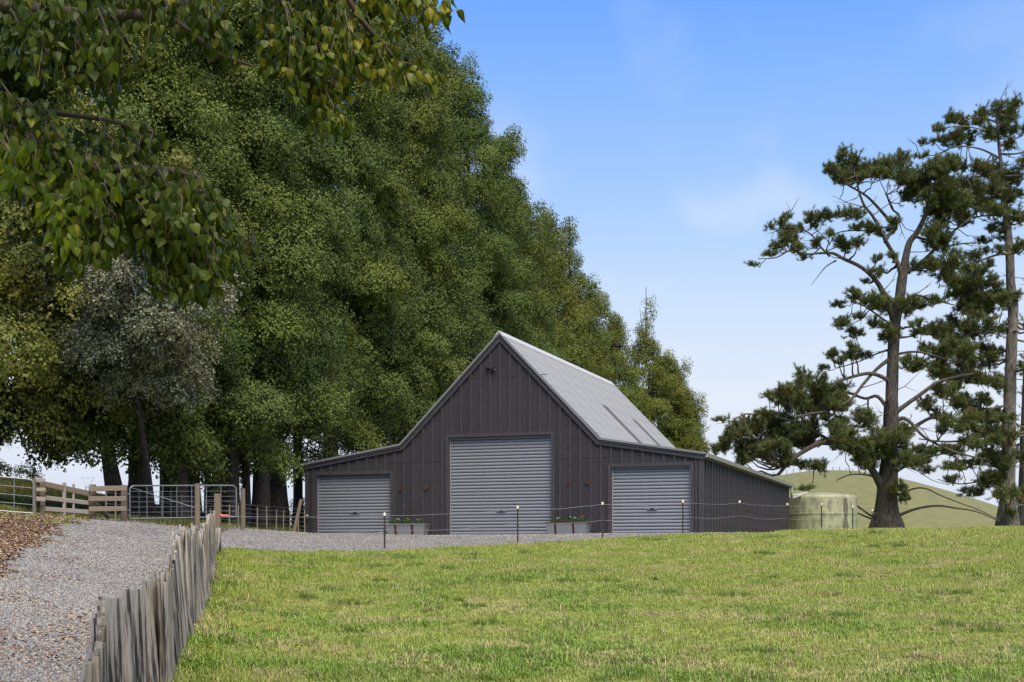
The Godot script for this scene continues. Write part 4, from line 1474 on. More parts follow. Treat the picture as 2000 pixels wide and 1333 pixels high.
func row_tree(label: String, group: String, base: Vector3, H: float, R: float, h0: float, trunk: float, lean: Vector2, tint: Color, m: Mesh, count: int, lump_r: float, spire := 0.0, bark: Material = null, per_m2 := 8.5, size := 1.0, leaf_mat: Material = null, back_below := 0.0) -> Node3D:
	var t := thing("tall_tree", label, "tree", base, 0.0, group)
	var tb := MB.new()
	var pts := []
	var rad := []
	var seg := 14
	var ph := rng.randf() * 6.0
	for k in seg + 1:
		var u := float(k) / seg
		pts.append(Vector3(lean.x * u + 0.25 * sin(u * 5.0 + ph) * u, -0.3 + u * H * 0.92, lean.y * u + 0.25 * cos(u * 4.0 + ph) * u))
		rad.append(trunk * 0.5 * (1.0 - 0.82 * u) * (1.0 + 0.35 * exp(-u * H / 0.5)))
	tb.tube(pts, rad, 18, true, 0.10, int(ph * 3))
	obj("trunk", tb, bark if bark else M.bark, t)
	var lm := MB.new()
	var lumps := []
	for k in count:
		var u := (k + rng.randf()) / count
		var y := lerpf(h0, H, pow(u, 0.92))
		var s := (y - h0) / (H - h0)
		var prof := minf(1.0, 0.62 + s * 2.6) * pow(maxf(0.0, 1.0 - pow(s, 2.3)), 0.62)
		var a := k * 2.39996 + rng.randf_range(-0.5, 0.5)
		var r := R * prof * rng.randf_range(0.5, 1.06)
		var lr := lump_r * rng.randf_range(0.7, 1.3) * (0.6 + 0.4 * prof)
		var ax := Vector3(lean.x * y / H, 0, lean.y * y / H)
		if y < back_below: a = -rng.randf_range(0.3, PI - 0.3)
		var c := ax + Vector3(cos(a) * maxf(0.0, r - lr * 0.5), y - lr * 0.3, sin(a) * maxf(0.0, r - lr * 0.5))
		var g := rng.randf_range(0.85, 1.18)
		var hue := rng.randf_range(-0.07, 0.16)
		lumps.append([c, lr, rng.randf_range(0.62, 0.85), Color(tint.r * g * (1.0 + hue * 1.3), tint.g * g * (1.0 + hue * 0.5), tint.b * g * (1.0 - hue))])
		if k % 3 == 0:
			var st := Vector3(ax.x, maxf(3.0, y - r * 0.7), ax.z)
			limb_of([st, st.lerp(c, 0.5) + Vector3(0, -0.15, 0), c], trunk * 0.14 * (1.0 - s * 0.6), 0.02, lm, 6)
	for k in int(count * 0.35):       # sprigs that break the outline
		var s := pow(rng.randf(), 0.7)
		var y := lerpf(h0 + 1.0, H + 0.5, s)
		var prof := minf(1.0, 0.62 + s * 2.6) * pow(maxf(0.0, 1.0 - pow(s, 2.3)), 0.62)
		var a := rng.randf() * TAU
		var r := R * prof * rng.randf_range(1.05, 1.22) + 0.1
		var g := rng.randf_range(0.95, 1.25)
		var c := Vector3(lean.x * y / H + cos(a) * r, y, lean.y * y / H + sin(a) * r)
		for q in 3:
			lumps.append([c + Vector3(cos(a) * 0.12 * q, 0.3 * q, sin(a) * 0.12 * q), 0.36 - 0.07 * q, 1.0, Color(tint.r * g * 1.1, tint.g * g, tint.b * g)])
	if spire > 0.0:
		for k in 9:
			var y := H + spire * k / 9.0
			lumps.append([Vector3(lean.x + rng.randf_range(-0.35, 0.35), y, lean.y + rng.randf_range(-0.3, 0.3)), 0.42 - 0.02 * k, 0.9, tint * 1.05])
		limb_of([Vector3(lean.x, H - 2.0, lean.y), Vector3(lean.x, H + spire, lean.y)], 0.09, 0.02, lm, 6)
		limb_of([Vector3(lean.x, H - 1.0, lean.y), Vector3(lean.x - 0.5, H + spire * 0.6, lean.y)], 0.06, 0.015, lm, 6)
	if lm.v.size(): obj("limbs", lm, bark if bark else M.bark, t).set_meta("kind", "stuff")
	crown_of(t, m, lumps, Vector3.ZERO, per_m2, size, 0.55, leaf_mat if leaf_mat else M.crown)
	# sprigs that stand out of the outline
	return t

func build_trees() -> void:
	var far := spray_mesh(60, 0.44, 0.088, 5).mesh()
	var near := spray_mesh(34, 0.36, 0.10, 6).mesh()
	var small := spray_mesh(24, 0.26, 0.08, 8).mesh()
	var deep := Color(0.096, 0.137, 0.036)
	# the front of the row, whose trunks show between the gate and the barn
	var front := [
		[270, 47.0, 0.58, 25.0, 4.0, "whose broad trunk shows behind the left end of the closed gate"],
		[324, 49.5, 0.34, 24.0, 3.8, "whose slim trunk shows behind the left half of the closed gate"],
		[349, 48.0, 0.52, 26.0, 4.2, "whose broad trunk shows behind the middle of the closed gate"],
		[378, 50.5, 0.46, 25.0, 4.0, "whose trunk shows behind the stout strainer post"],
		[407, 53.0, 0.24, 25.0, 3.8, "whose very thin trunk shows left of the paling fence end post"],
		[424, 52.0, 0.44, 26.0, 4.2, "whose trunk shows right behind the paling fence end post"],
		[454, 51.0, 0.42, 25.5, 4.2, "whose trunk shows behind the right end of the closed gate"],
		[482, 52.0, 0.26, 26.0, 4.0, "whose slim trunk stands just right of the brown strainer post"],
		[508, 53.0, 0.56, 26.0, 4.4, "whose leaning trunk is the third from the barn"],
		[544, 55.0, 0.64, 26.5, 4.5, "whose thick pale mottled trunk is the second from the barn"],
		[583, 58.0, 0.36, 26.0, 4.4, "whose trunk is nearest the barn left corner"],
	]
	var k := 0
	for f in front:
		var g := on_ground(f[0], f[1])
		f[2] *= 1.18
		var low: float = 2.3
		row_tree("tall dark leafy tree %s" % f[5], "trees of the tall row", g, f[3] - g.y, f[4] * (0.82 if k in [0, 3, 6, 9] else 0.5), low, f[2], Vector2(rng.randf_range(-0.6, 0.3), rng.randf_range(-0.4, 0.6)), deep.lerp([Color(0.118, 0.15, 0.036), Color(0.090, 0.124, 0.046), Color(0.076, 0.122, 0.03)][k % 3], rng.randf_range(0.1, 0.5)), far, 44 if k in [0, 3, 6, 9] else 23, 1.5, 0.0, null, 10.0, 1.0, null, 4.4 if k < 6 else 0.0)
		k += 1
	# the rest of the row behind the barn, lower and yellower with distance
	for f in [[60.5, 26.0, 3.1, 0, "rising above the outer end of the left lean-to roof"], [64.0, 24.0, 2.2, 0, "rising above the middle of the left lean-to roof"], [66.5, 27.0, 3.2, 0, "rising above the bend of the barn's left roof"], [70.5, 26.2, 2.6, 0, "whose top is the highest outlined against the blue sky"], [74.5, 25.3, 3.2, 0, "just left of the barn's gable peak"], [79.0, 23.3, 3.3, 0, "directly behind the barn's gable peak"]]:
		var x: float = -8.7 + (f[0] - 58.0) * 0.385
		var g := Vector3(x, gh(x, f[0]), -f[0])
		row_tree("dark tall leafy tree %s" % f[4], "trees of the tall row", g, f[1] + CAM_Y - g.y, f[2], 4.0, 0.7, Vector2(rng.randf_range(-0.4, 0.4), 0.3), deep.lerp([Color(0.118, 0.15, 0.036), Color(0.090, 0.124, 0.046), Color(0.076, 0.122, 0.03)][int(f[0]) % 3], rng.randf_range(0.1, 0.5)), far, 54, 1.45, 0.0, null, 10.0)
	var yel := Color(0.118, 0.138, 0.026)
	var rest := [[1005, 86.0, 395, 3.6, 0.35, 1.2, "tall tree behind the barn ridge, first to turn yellowish green"], [1062, 92.0, 462, 3.4, 0.7, 2.2, "yellowish tree with a thin spiky top above the barn ridge"], [1112, 98.0, 492, 3.5, 0.6, 2.4, "pale green tree with forked bare tip above the ridge end"], [1150, 104.0, 575, 3.6, 0.5, 1.4, "green tree above the back half of the barn roof"], [1200, 109.0, 650, 3.4, 0.6, 1.4, "sloping green tree crown left of the spire tree"], [1262, 113.0, 668, 3.4, 0.85, 4.4, "yellow green tree with a tall thin leafy spire on top"], [1302, 116.0, 705, 3.0, 0.8, 0.0, "yellow green rounded tree right of the spire tree"], [1338, 113.0, 785, 2.3, 0.75, 1.0, "last low tree of the row, rightmost behind the barn roof"]]
	for f in rest:
		var p := at(f[0], f[2], f[1])
		var g := Vector3(p.x, gh(p.x, f[1]), p.z)
		row_tree(f[6], "yellowish trees at the far end of the row", g, p.y - g.y, f[3], 2.0, 0.55, Vector2.ZERO, deep.lerp(yel, f[4]), far, 38, 1.3, f[5], null, 9.0, 1.1)
	# nearer trees on the left
	for f in [[-130, 52.0, "tall leafy tree at the left edge seen behind the hanging boughs", 2.0], [-30, 60.0, "tall leafy tree right of the left edge, high behind the yellow green tree", 1.5]]:
		var g := on_ground(f[0], f[1])
		row_tree(f[2], "", g, 24.0, 5.2, 8.0, 0.7, Vector2(f[3], 0), deep * 1.15, far, 70, 1.5)
	var a := on_ground(-75, 42.5)
	row_tree("big yellow green leafy tree at the left edge above the rail fence", "", a, 10.9, 4.5, 2.3, 0.6, Vector2(4.2, 0), Color(0.125, 0.142, 0.034), near, 90, 1.15, 0.0, null, 11.0, 1.1)
	var b := on_ground(237, 44.2)
	row_tree("round green leafy tree drooping over the timber rails left of the gate", "", b, 7.6, 2.6, 2.1, 0.62, Vector2(-0.9, 0.6), Color(0.085, 0.115, 0.024), near, 58, 0.95, 0.0, null, 11.0, 1.1)
	var cc := on_ground(297, 44.0)
	row_tree("silvery grey leaved tree between the yellow green tree and dark row", "", cc, 8.0, 2.2, 3.6, 0.28, Vector2(0.7, 5.2), Color(0.135, 0.15, 0.09), small, 78, 0.7, 0.0, null, 17.0, 1.0, M.silver)
	# drooping dark conifer at the left edge, bushes on the skyline
	var dr := thing("drooping_conifer", "dark drooping conifer boughs hanging into the picture at left edge", "tree", on_ground(-60, 40.0))
	var tb := MB.new()
	limb_of([Vector3(0, -0.2, 0), Vector3(0.1, 4.0, 0), Vector3(0.0, 8.0, 0)], 0.28, 0.12, tb, 12)
	obj("trunk", tb, M.bark, dr)
	var bm := MB.new()
	var buf := PackedFloat32Array()
	for i in 16:
		var s := Vector3(0, rng.randf_range(3.0, 3.8), 0)
		var e := s + Vector3(rng.randf_range(0.4, 1.6), rng.randf_range(-1.1, -0.4), rng.randf_range(-0.8, 1.0))
		limb_of([s, s.lerp(e, 0.5) + Vector3(0, 0.35, 0), e], 0.05, 0.012, bm, 5)
		for q in 46:
			var u := rng.randf_range(0.25, 1.0)
			var p := s.lerp(e, u) + Vector3(0, 0.35 * sin(u * PI), 0) + rv() * 0.14
			put(buf, facing((Vector3(rng.randf_range(-0.4, 0.6), -1.0, rng.randf_range(-0.4, 0.4))).normalized(), rng.randf() * TAU).scaled(Vector3.ONE * rng.randf_range(1.0, 1.9)), p, Color(0.02, 0.03, 0.014))
	obj("boughs", bm, M.bark, dr)
	scatter("needles", tuft_mesh(26, 0.2, 0.012, 0.5, 3).mesh(), M.needle, buf, dr).set_meta("kind", "stuff")
	for f in [[20, 56.0, 0.55, 0.8, "grey green bush on the grassy crest at the left edge"], [577, 66.0, 1.3, 0.9, "small pale bush behind the leaning post beside the barn"], [600, 66.0, 1.2, 0.8, "small pale bush half hidden behind the barn left corner"]]:
		var g := on_ground(f[0], f[1])
		var bt := thing("bush", f[4], "bush", g)
		var lumps := []
		for i in 9: lumps.append([Vector3(rng.randf_range(-0.8, 0.8) * f[3], rng.randf_range(0.3, f[2]), rng.randf_range(-0.6, 0.6)), 0.42, 0.8, Color(0.16, 0.18, 0.10)])
		var sm := MB.new()
		for i in 5: limb_of([Vector3.ZERO, Vector3(rng.randf_range(-0.6, 0.6), f[2] * 0.8, rng.randf_range(-0.3, 0.3))], 0.03, 0.01, sm, 5)
		obj("stems", sm, M.twig, bt)
		crown_of(bt, small, lumps, Vector3.ZERO, 11.0, 1.0, 0.4, M.crown)

# ---------------------------------------------------------------- pines
func tuft_mesh(needles: int, len: float, w: float, spread: float, seed_: int) -> MB:   # bottle brush of needles round +y
	var r := RandomNumberGenerator.new()
	r.seed = seed_
	var mb := MB.new()
	mb.colored = true
	for i in needles:
		var u := r.randf()
		var p := Vector3(0, (u - 0.5) * len * 1.1, 0)
		var a := r.randf() * TAU
		var s := spread * r.randf_range(0.6, 1.2) * lerpf(1.25, 0.7, u)
		var d := Vector3(cos(a) * s, 0.75, sin(a) * s).normalized()
		var side := d.cross(rv()).normalized() * w * 0.5
		var l := len * r.randf_range(0.65, 1.1)
		var g := r.randf_range(0.65, 1.3)
		mb.col = Color(g, g, g * 0.9)
		mb.tri(p - side, p + side, p + d * l)
	return mb

func pine(called_label: String, trunk: Array, limbs: Array, pads: Array, D: float, bark: Array, density: float, tuft: Mesh, seed_: int, extra := []) -> void:
	# trunk: [px, py, radius]; limbs: [r0, r1, depth, [px, py] ...]; pads: [px, py, half width, half height, depth]
	rng.seed = seed_
	var base := at(trunk[0][0], trunk[0][1], D)
	base.y = gh(base.x, D)
	var t := thing("pine_tree", called_label, "tree", base)
	var loc := func(px: float, py: float, dz: float) -> Vector3:
		return Vector3((px - 1000.0) / F * D, CAM_Y + (1100.0 - py) / F * D, -D - dz) - base
	var smooth_ := func(p: Array) -> Array:
		var out := []
		for i in p.size() - 1:
			var p0: Vector3 = p[maxi(i - 1, 0)]
			var p3: Vector3 = p[mini(i + 2, p.size() - 1)]
			for j in 4:
				out.append(p[i].cubic_interpolate(p[i + 1], p0, p3, j / 4.0))
		out.append(p[-1])
		return out
	var nodes := []       # [point, radius]
	var pts := []
	var rad := []
	for q in trunk:
		pts.append(loc.call(q[0], q[1], q[3] if q.size() > 3 else 0.0))
	pts[0].y = -0.4
	var sp: Array = smooth_.call(pts)
	for i in sp.size():
		var f := i / 4.0
		var k := mini(int(f), trunk.size() - 2)
		rad.append(lerpf(trunk[k][2], trunk[k + 1][2], f - k) * lerpf(1.0, 0.72, smoothstep(0.0, 3.0, sp[i].y)))
		nodes.append([sp[i], rad[i]])
	var cut := 0
	for i in sp.size():
		if sp[i].y < 7.0: cut = i
	var tb := MB.new()
	tb.tube(sp.slice(0, cut + 1), rad.slice(0, cut + 1), 44, true, 0.2, seed_)
	obj("trunk", tb, bark[0], t)
	var tu := MB.new()
	tu.tube(sp.slice(cut), rad.slice(cut), 18, true, 0.08, seed_)
	obj("upper_trunk", tu, bark[1], t)
	for L in limbs:
		var lp := []
		var n: int = L.size() - 3
		for i in n:
			lp.append(loc.call(L[3 + i][0], L[3 + i][1], L[2] * i / maxf(1.0, n - 1.0)))
		lp = smooth_.call(lp)
		var lr := []
		for i in lp.size():
			lr.append(lerpf(L[0], L[1], sqrt(float(i) / (lp.size() - 1))) * 0.74)
			if i > 1: nodes.append([lp[i], lr[i]])
		var lm := MB.new()
		lm.tube(lp, lr, 12, true, 0.10, int(L[0] * 90))
		obj("limb", lm, bark[2] if L[3][1] > 950 else bark[1], t)
	var twigs := MB.new()
	var buf := PackedFloat32Array()
	for i in extra.size():
		var e: Array = extra[i]
		for j in e[4]:
			pads.append([rng.randf_range(e[0], e[1]), rng.randf_range(e[2], e[3]), rng.randf_range(16, 34), rng.randf_range(9, 15), rng.randf_range(-2.2, 2.2)])
	var split := []
	for P in pads:
		var parts := 1 if P[2] < 16 else (3 if P[2] < 36 else 4)
		for i in parts:
			var u := (i + 0.5) / parts * 2.0 - 1.0
			split.append([P[0] + u * P[2] * 0.72 + rng.randf_range(-5, 5), P[1] + (rng.randf_range(-0.75, 0.65) * P[3] if parts > 1 else 0.0) + absf(u) * 3.0, P[2] * (1.25 / parts if parts > 1 else 1.0) * rng.randf_range(0.7, 1.25), P[3] * rng.randf_range(0.55, 1.0), (P[4] if P.size() > 4 else rng.randf_range(-1.5, 1.5)) + rng.randf_range(-0.5, 0.5)])
	for i in 70:       # thin dead twigs along the limbs
		var nd: Array = nodes[rng.randi_range(8, nodes.size() - 1)]
		if nd[0].y < 3.0: continue
		var dd := Vector3(rng.randf_range(-1, 1), rng.randf_range(-0.5, 0.7), rng.randf_range(-0.7, 0.7)).normalized()
		var l := rng.randf_range(0.6, 1.9)
		var q1: Vector3 = nd[0] + dd * l * 0.5 + rv() * 0.12
		var q2: Vector3 = nd[0] + dd * l + rv() * 0.25
		twigs.tube([nd[0], q1, q2], [0.028, 0.02, 0.008], 5, false)
		twigs.tube([q1, q1 + (dd + rv() * 0.8).normalized() * l * 0.45], [0.016, 0.006], 4, false)
	for P in split:
		var mpp := D / F
		var rx: float = P[2] * mpp
		var ry: float = P[3] * mpp
		var rz: float = maxf(rx * 1.1, ry * 1.4)
		var dz: float = P[4] if P.size() > 4 else rng.randf_range(-1.4, 1.4)
		var c: Vector3 = loc.call(P[0], P[1], dz)
		var bestd := 1e9
		var from: Array = nodes[0]
		for nd in nodes:
			var dd: float = (nd[0] - c).length() + maxf(0.0, nd[0].y - c.y) * 0.3
			if dd < bestd:
				bestd = dd
				from = nd
		var low := c - Vector3(0, ry * 0.5, 0)
		var start: Vector3 = from[0]
		var mine := []
		var bp := []
		var br := []
		var steps := 6
		for i in steps + 1:
			var u := float(i) / steps
			bp.append(start.lerp(low, u) + Vector3(0, -0.12 * bestd * sin(u * PI), 0) + (rv() * 0.05 * bestd * sin(u * PI)))
			br.append(lerpf(minf(from[1] * 0.7, 0.09), 0.022, u))
			if i > 1: mine.append(bp[i])
		twigs.tube(bp, br, 6, false)
		var n := int(density * rx * ry * PI / 0.028) + 4
		var targets := []
		for i in n:
			var d := Vector3(clampf(rng.randfn(0.0, 0.5), -1.3, 1.3), clampf(rng.randfn(0.0, 0.5), -1.2, 1.2), clampf(rng.randfn(0.0, 0.5), -1.3, 1.3))
			targets.append(c + Vector3(d.x * rx * rng.randf_range(0.9, 1.35), d.y * ry * rng.randf_range(0.7, 1.3), d.z * rz))
		targets.sort_custom(func(p, q): return p.distance_squared_to(c) < q.distance_squared_to(c))
		for q in targets:
			var near_: Vector3 = mine[0]
			var nd2 := 1e9
			for mnode in mine:
				var e: float = mnode.distance_squared_to(q)
				if e < nd2:
					nd2 = e
					near_ = mnode
			var mid: Vector3 = near_.lerp(q, 0.55) + Vector3(0, -0.03, 0)
			twigs.tube([near_, mid, q], [0.016, 0.013, 0.009], 4, false)
			mine.append(mid)
			mine.append(q)
			var dir: Vector3 = (q - near_).normalized() + Vector3(0, 0.75, 0) + rv() * 0.25
			var s := rng.randf_range(0.85, 1.25)
			var g := rng.randf_range(0.75, 1.3)
			var col := Color(0.098 * g, 0.128 * g, 0.052 * g).lerp(Color(0.17 * g, 0.18 * g, 0.06 * g), rng.randf() * 0.7)
			if rng.randf() < 0.012: col = Color(0.20, 0.09, 0.03)
			put(buf, facing(dir.normalized(), rng.randf() * TAU).scaled(Vector3.ONE * s), q, col)
			if rng.randf() < 0.6:
				put(buf, facing((dir + rv() * 0.9).normalized(), rng.randf() * TAU).scaled(Vector3.ONE * s * 0.85), q.lerp(near_, 0.35), Color(col.r * 0.9, col.g * 0.9, col.b * 0.9))
	obj("twigs", twigs, bark[1], t).set_meta("kind", "stuff")
	scatter("needles", tuft, M.needle, buf, t).set_meta("kind", "stuff")

func build_pines() -> void:
	var tuft := tuft_mesh(44, 0.18, 0.013, 1.0, 11).mesh()
	var D := 72.0
	pine("big spreading pine with a thick dark trunk right of the tank",
		[[1731, 1037, 1.02], [1731, 1022, 0.78], [1731, 1000, 0.66], [1733, 965, 0.62], [1735, 935, 0.60], [1738, 890, 0.50], [1741, 833, 0.47], [1742, 767, 0.43], [1745, 689, 0.40], [1748, 637, 0.38], [1757, 590, 0.36], [1762, 552, 0.34], [1768, 513, 0.27], [1777, 474, 0.22], [1792, 454, 0.19], [1809, 417, 0.15], [1815, 385, 0.1], [1818, 350, 0.05]],
		[
			[0.24, 0.06, -0.6, [1762, 552], [1758, 531], [1746, 502], [1729, 474], [1718, 454], [1701, 425], [1684, 405], [1672, 374], [1668, 350]],
			[0.14, 0.05, 0.8, [1729, 474], [1745, 447], [1761, 419], [1749, 402], [1740, 372]],
			[0.16, 0.05, 0.7, [1746, 440], [1735, 425], [1707, 391], [1690, 374], [1672, 362], [1655, 350]],
			[0.2, 0.05, 0.9, [1768, 534], [1806, 508], [1849, 465], [1886, 434], [1912, 414]],
			[0.12, 0.04, 1.0, [1830, 484], [1857, 478], [1890, 470], [1925, 466]],
			[0.26, 0.03, -1.4, [1746, 625], [1728, 580], [1707, 548], [1678, 525], [1644, 511], [1621, 501], [1593, 502], [1564, 505], [1536, 499], [1507, 514], [1472, 517]],
			[0.09, 0.03, 1.0, [1621, 501], [1600, 475], [1590, 455], [1570, 442], [1530, 436]],
			[0.07, 0.03, 1.2, [1718, 454], [1690, 448], [1660, 446], [1640, 450], [1630, 470]],
			[0.07, 0.012, 0.3, [1634, 509], [1615, 520], [1600, 538], [1587, 556]],
			[0.13, 0.04, 1.2, [1752, 606], [1790, 575], [1830, 580], [1880, 588]],
			[0.10, 0.04, -0.5, [1748, 640], [1710, 615], [1685, 600], [1660, 590]],
			[0.10, 0.03, 0.7, [1746, 680], [1715, 690], [1680, 705], [1640, 716]],
			[0.12, 0.04, -0.8, [1745, 694], [1789, 689], [1844, 706], [1870, 716]],
			[0.2, 0.09, -0.9, [1737, 752], [1727, 741], [1694, 732], [1652, 742], [1625, 752]],
			[0.16, 0.06, -1.5, [1740, 700], [1711, 722], [1681, 754], [1655, 784], [1610, 806], [1577, 813], [1545, 820]],
			[0.17, 0.07, 0.9, [1738, 805], [1717, 774], [1694, 777], [1659, 764], [1620, 770]],
			[0.09, 0.04, 0.3, [1696, 777], [1697, 800], [1697, 815]],
			[0.24, 0.08, -1.0, [1742, 815], [1753, 803], [1792, 774], [1824, 751], [1857, 741], [1890, 735]],
			[0.22, 0.09, 0.6, [1760, 860], [1782, 839], [1821, 816], [1850, 812]],
			[0.2, 0.05, -1.2, [1742, 830], [1760, 818], [1776, 828], [1798, 855], [1837, 878], [1870, 891], [1905, 900]],
			[0.36, 0.12, -1.3, [1728, 965], [1717, 945], [1701, 920], [1675, 893], [1640, 875], [1600, 868], [1564, 884], [1535, 905], [1512, 930]],
			[0.16, 0.05, -0.8, [1640, 875], [1600, 850], [1560, 830], [1500, 815], [1450, 812]],
			[0.16, 0.05, 0.5, [1740, 945], [1756, 920], [1805, 897], [1850, 885]],
			[0.11, 0.03, -1.6, [1738, 1000], [1737, 985], [1741, 972], [1757, 965], [1780, 956], [1800, 957], [1825, 970], [1860, 985], [1895, 999], [1930, 1018]],
			[0.17, 0.03, -0.8, [1745, 1015], [1757, 1007], [1787, 995], [1825, 989], [1862, 994], [1900, 1001], [1942, 1020]],
			[0.12, 0.06, 0.4, [1722, 1022], [1707, 1010], [1675, 986]],
			[0.09, 0.05, 0.6, [1722, 1024], [1705, 1014], [1678, 1001]],
			[0.09, 0.03, 0.5, [1735, 945], [1700, 929], [1665, 927], [1638, 938]],
			[0.05, 0.015, -0.4, [1755, 900], [1790, 920], [1820, 940], [1850, 948]],
			[0.06, 0.02, 0.2, [1590, 900], [1590, 930], [1588, 950]],
		],
		[[1640, 322, 36, 18], [1690, 318, 42, 18], [1740, 328, 28, 20], [1622, 352, 28, 12], [1780, 345, 42, 24], [1830, 340, 34, 24], [1660, 342, 30, 12], [1825, 375, 46, 26], [1862, 405, 42, 26], [1800, 365, 30, 16], [1700, 345, 40, 10],
			[1600, 415, 28, 14], [1560, 440, 24, 12], [1527, 432, 17, 10], [1519, 480, 22, 11], [1558, 491, 28, 11], [1602, 473, 18, 9], [1650, 430, 26, 12], [1652, 480, 28, 12], [1500, 504, 13, 6], [1478, 512, 9, 5], [1690, 446, 32, 9], [1735, 446, 28, 9], [1540, 462, 22, 8],
			[1725, 512, 26, 9], [1700, 540, 16, 7], [1800, 520, 28, 12], [1830, 470, 38, 22], [1850, 522, 32, 26], [1660, 580, 24, 9], [1700, 592, 38, 14], [1748, 600, 42, 16], [1800, 590, 46, 12], [1660, 625, 24, 9], [1690, 640, 36, 11], [1740, 650, 28, 9], [1795, 640, 30, 10], [1640, 682, 22, 9], [1680, 690, 36, 9], [1630, 710, 18, 7], [1788, 712, 32, 12],
			[1560, 748, 17, 22], [1590, 752, 20, 20], [1522, 772, 18, 14], [1550, 792, 40, 26], [1610, 792, 36, 26], [1640, 762, 28, 20], [1500, 842, 52, 28], [1430, 842, 32, 16], [1402, 822, 14, 8], [1560, 852, 52, 28], [1610, 838, 36, 24], [1470, 880, 44, 20], [1650, 860, 44, 24], [1690, 820, 26, 20], [1720, 852, 44, 20], [1760, 850, 34, 20], [1700, 900, 30, 16], [1760, 892, 44, 16], [1590, 905, 28, 12], [1565, 956, 14, 6], [1545, 945, 8, 6], [1410, 870, 26, 14], [1530, 890, 40, 18],
			[1830, 680, 36, 14], [1870, 690, 44, 18], [1835, 722, 30, 12], [1850, 762, 38, 16], [1820, 792, 28, 14], [1850, 830, 38, 12], [1872, 870, 42, 12], [1800, 882, 28, 12], [1840, 912, 34, 9], [1738, 955, 18, 16, -1.2], [1770, 975, 9, 9]],
		D, [M.pine_low, M.pine_bark, M.pine_low], 4.6, tuft, 101, [[1430, 1560, 800, 885, 13], [1530, 1665, 760, 870, 15], [1650, 1760, 830, 905, 8], [1770, 1860, 320, 420, 8]])
	pine("taller pine with a pale straight trunk at the right edge",
		[[1967, 1034, 0.72], [1967, 1020, 0.58], [1968, 980, 0.54], [1970, 900, 0.50], [1972, 820, 0.47], [1974, 740, 0.44], [1977, 660, 0.41], [1980, 600, 0.38], [1975, 555, 0.34], [1973, 494, 0.32], [1966, 422, 0.26], [1960, 380, 0.21], [1957, 330, 0.16], [1950, 270, 0.10], [1946, 210, 0.05]],
		[
			[0.14, 0.04, -0.8, [1973, 494], [1945, 500], [1900, 520], [1885, 560]],
			[0.2, 0.05, 0.6, [1925, 585], [1918, 560], [1905, 535], [1885, 505], [1875, 480]],
			[0.12, 0.05, 0.4, [1976, 570], [1950, 580], [1925, 585], [1880, 575]],
			[0.09, 0.02, 0.0, [1972, 500], [1955, 490], [1942, 485]],
			[0.1, 0.03, 0.4, [1966, 422], [1930, 420], [1890, 425], [1850, 430]],
			[0.1, 0.03, -0.4, [1957, 330], [1925, 345], [1885, 352]],
			[0.1, 0.03, 0.3, [1955, 310], [1915, 290], [1870, 285], [1830, 300], [1800, 303]],
			[0.08, 0.03, -0.5, [1950, 270], [1915, 255], [1870, 250], [1825, 260]],
			[0.07, 0.03, 0.4, [1948, 240], [1920, 228], [1885, 232], [1850, 238]],
			[0.1, 0.03, 0.6, [1950, 270], [1970, 262], [1990, 268]],
			[0.13, 0.04, -0.6, [1976, 640], [1940, 640], [1890, 655]],
			[0.13, 0.04, 0.6, [1974, 740], [1930, 735], [1885, 735]],
			[0.13, 0.04, -0.4, [1973, 790], [1930, 800], [1880, 795], [1850, 792]],
			[0.15, 0.05, 0.5, [1970, 830], [1945, 845], [1900, 858], [1850, 862], [1800, 856]],
			[0.1, 0.03, 0.8, [1969, 950], [1930, 940], [1880, 945], [1840, 935]],
			[0.09, 0.03, 0.8, [1968, 1000], [1985, 990], [2010, 985]],
		],
		[[1852, 238, 24, 11], [1890, 228, 36, 13], [1940, 216, 36, 17], [1980, 216, 26, 16], [1828, 262, 22, 7], [1870, 270, 36, 13], [1930, 258, 46, 15], [1982, 270, 28, 14], [1850, 310, 32, 9], [1806, 302, 13, 5], [1900, 320, 36, 14], [1950, 330, 42, 18], [1992, 330, 20, 16], [1880, 352, 34, 15], [1922, 372, 46, 15], [1972, 385, 36, 15], [1940, 422, 38, 14], [1888, 420, 28, 12], [1992, 422, 18, 14], [1950, 455, 36, 9], [1930, 482, 26, 11], [2030, 300, 30, 20], [2040, 400, 30, 20],
			[1890, 560, 46, 14], [1900, 520, 22, 20], [1940, 592, 46, 16], [1880, 612, 36, 14], [1920, 642, 46, 16], [1985, 640, 28, 18], [1870, 660, 28, 15], [1930, 692, 46, 18], [1890, 732, 42, 16], [1950, 752, 40, 15], [1992, 722, 18, 16], [1880, 792, 42, 14], [1930, 812, 42, 14], [1900, 862, 36, 13], [1950, 852, 36, 14], [1930, 932, 32, 11], [1960, 902, 22, 14], [1915, 952, 28, 9], [1852, 935, 20, 7], [1985, 960, 14, 10], [1962, 1005, 9, 8, -1.0], [2040, 640, 30, 20], [2040, 820, 30, 20]],
		78.0, [M.pine_pale, M.pine_pale, M.pine_pale], 4.2, tuft, 202, [[1815, 1950, 560, 720, 13], [1830, 1960, 720, 860, 12], [1870, 1990, 330, 440, 9], [1900, 2010, 870, 1000, 9], [1850, 1990, 470, 600, 9]])
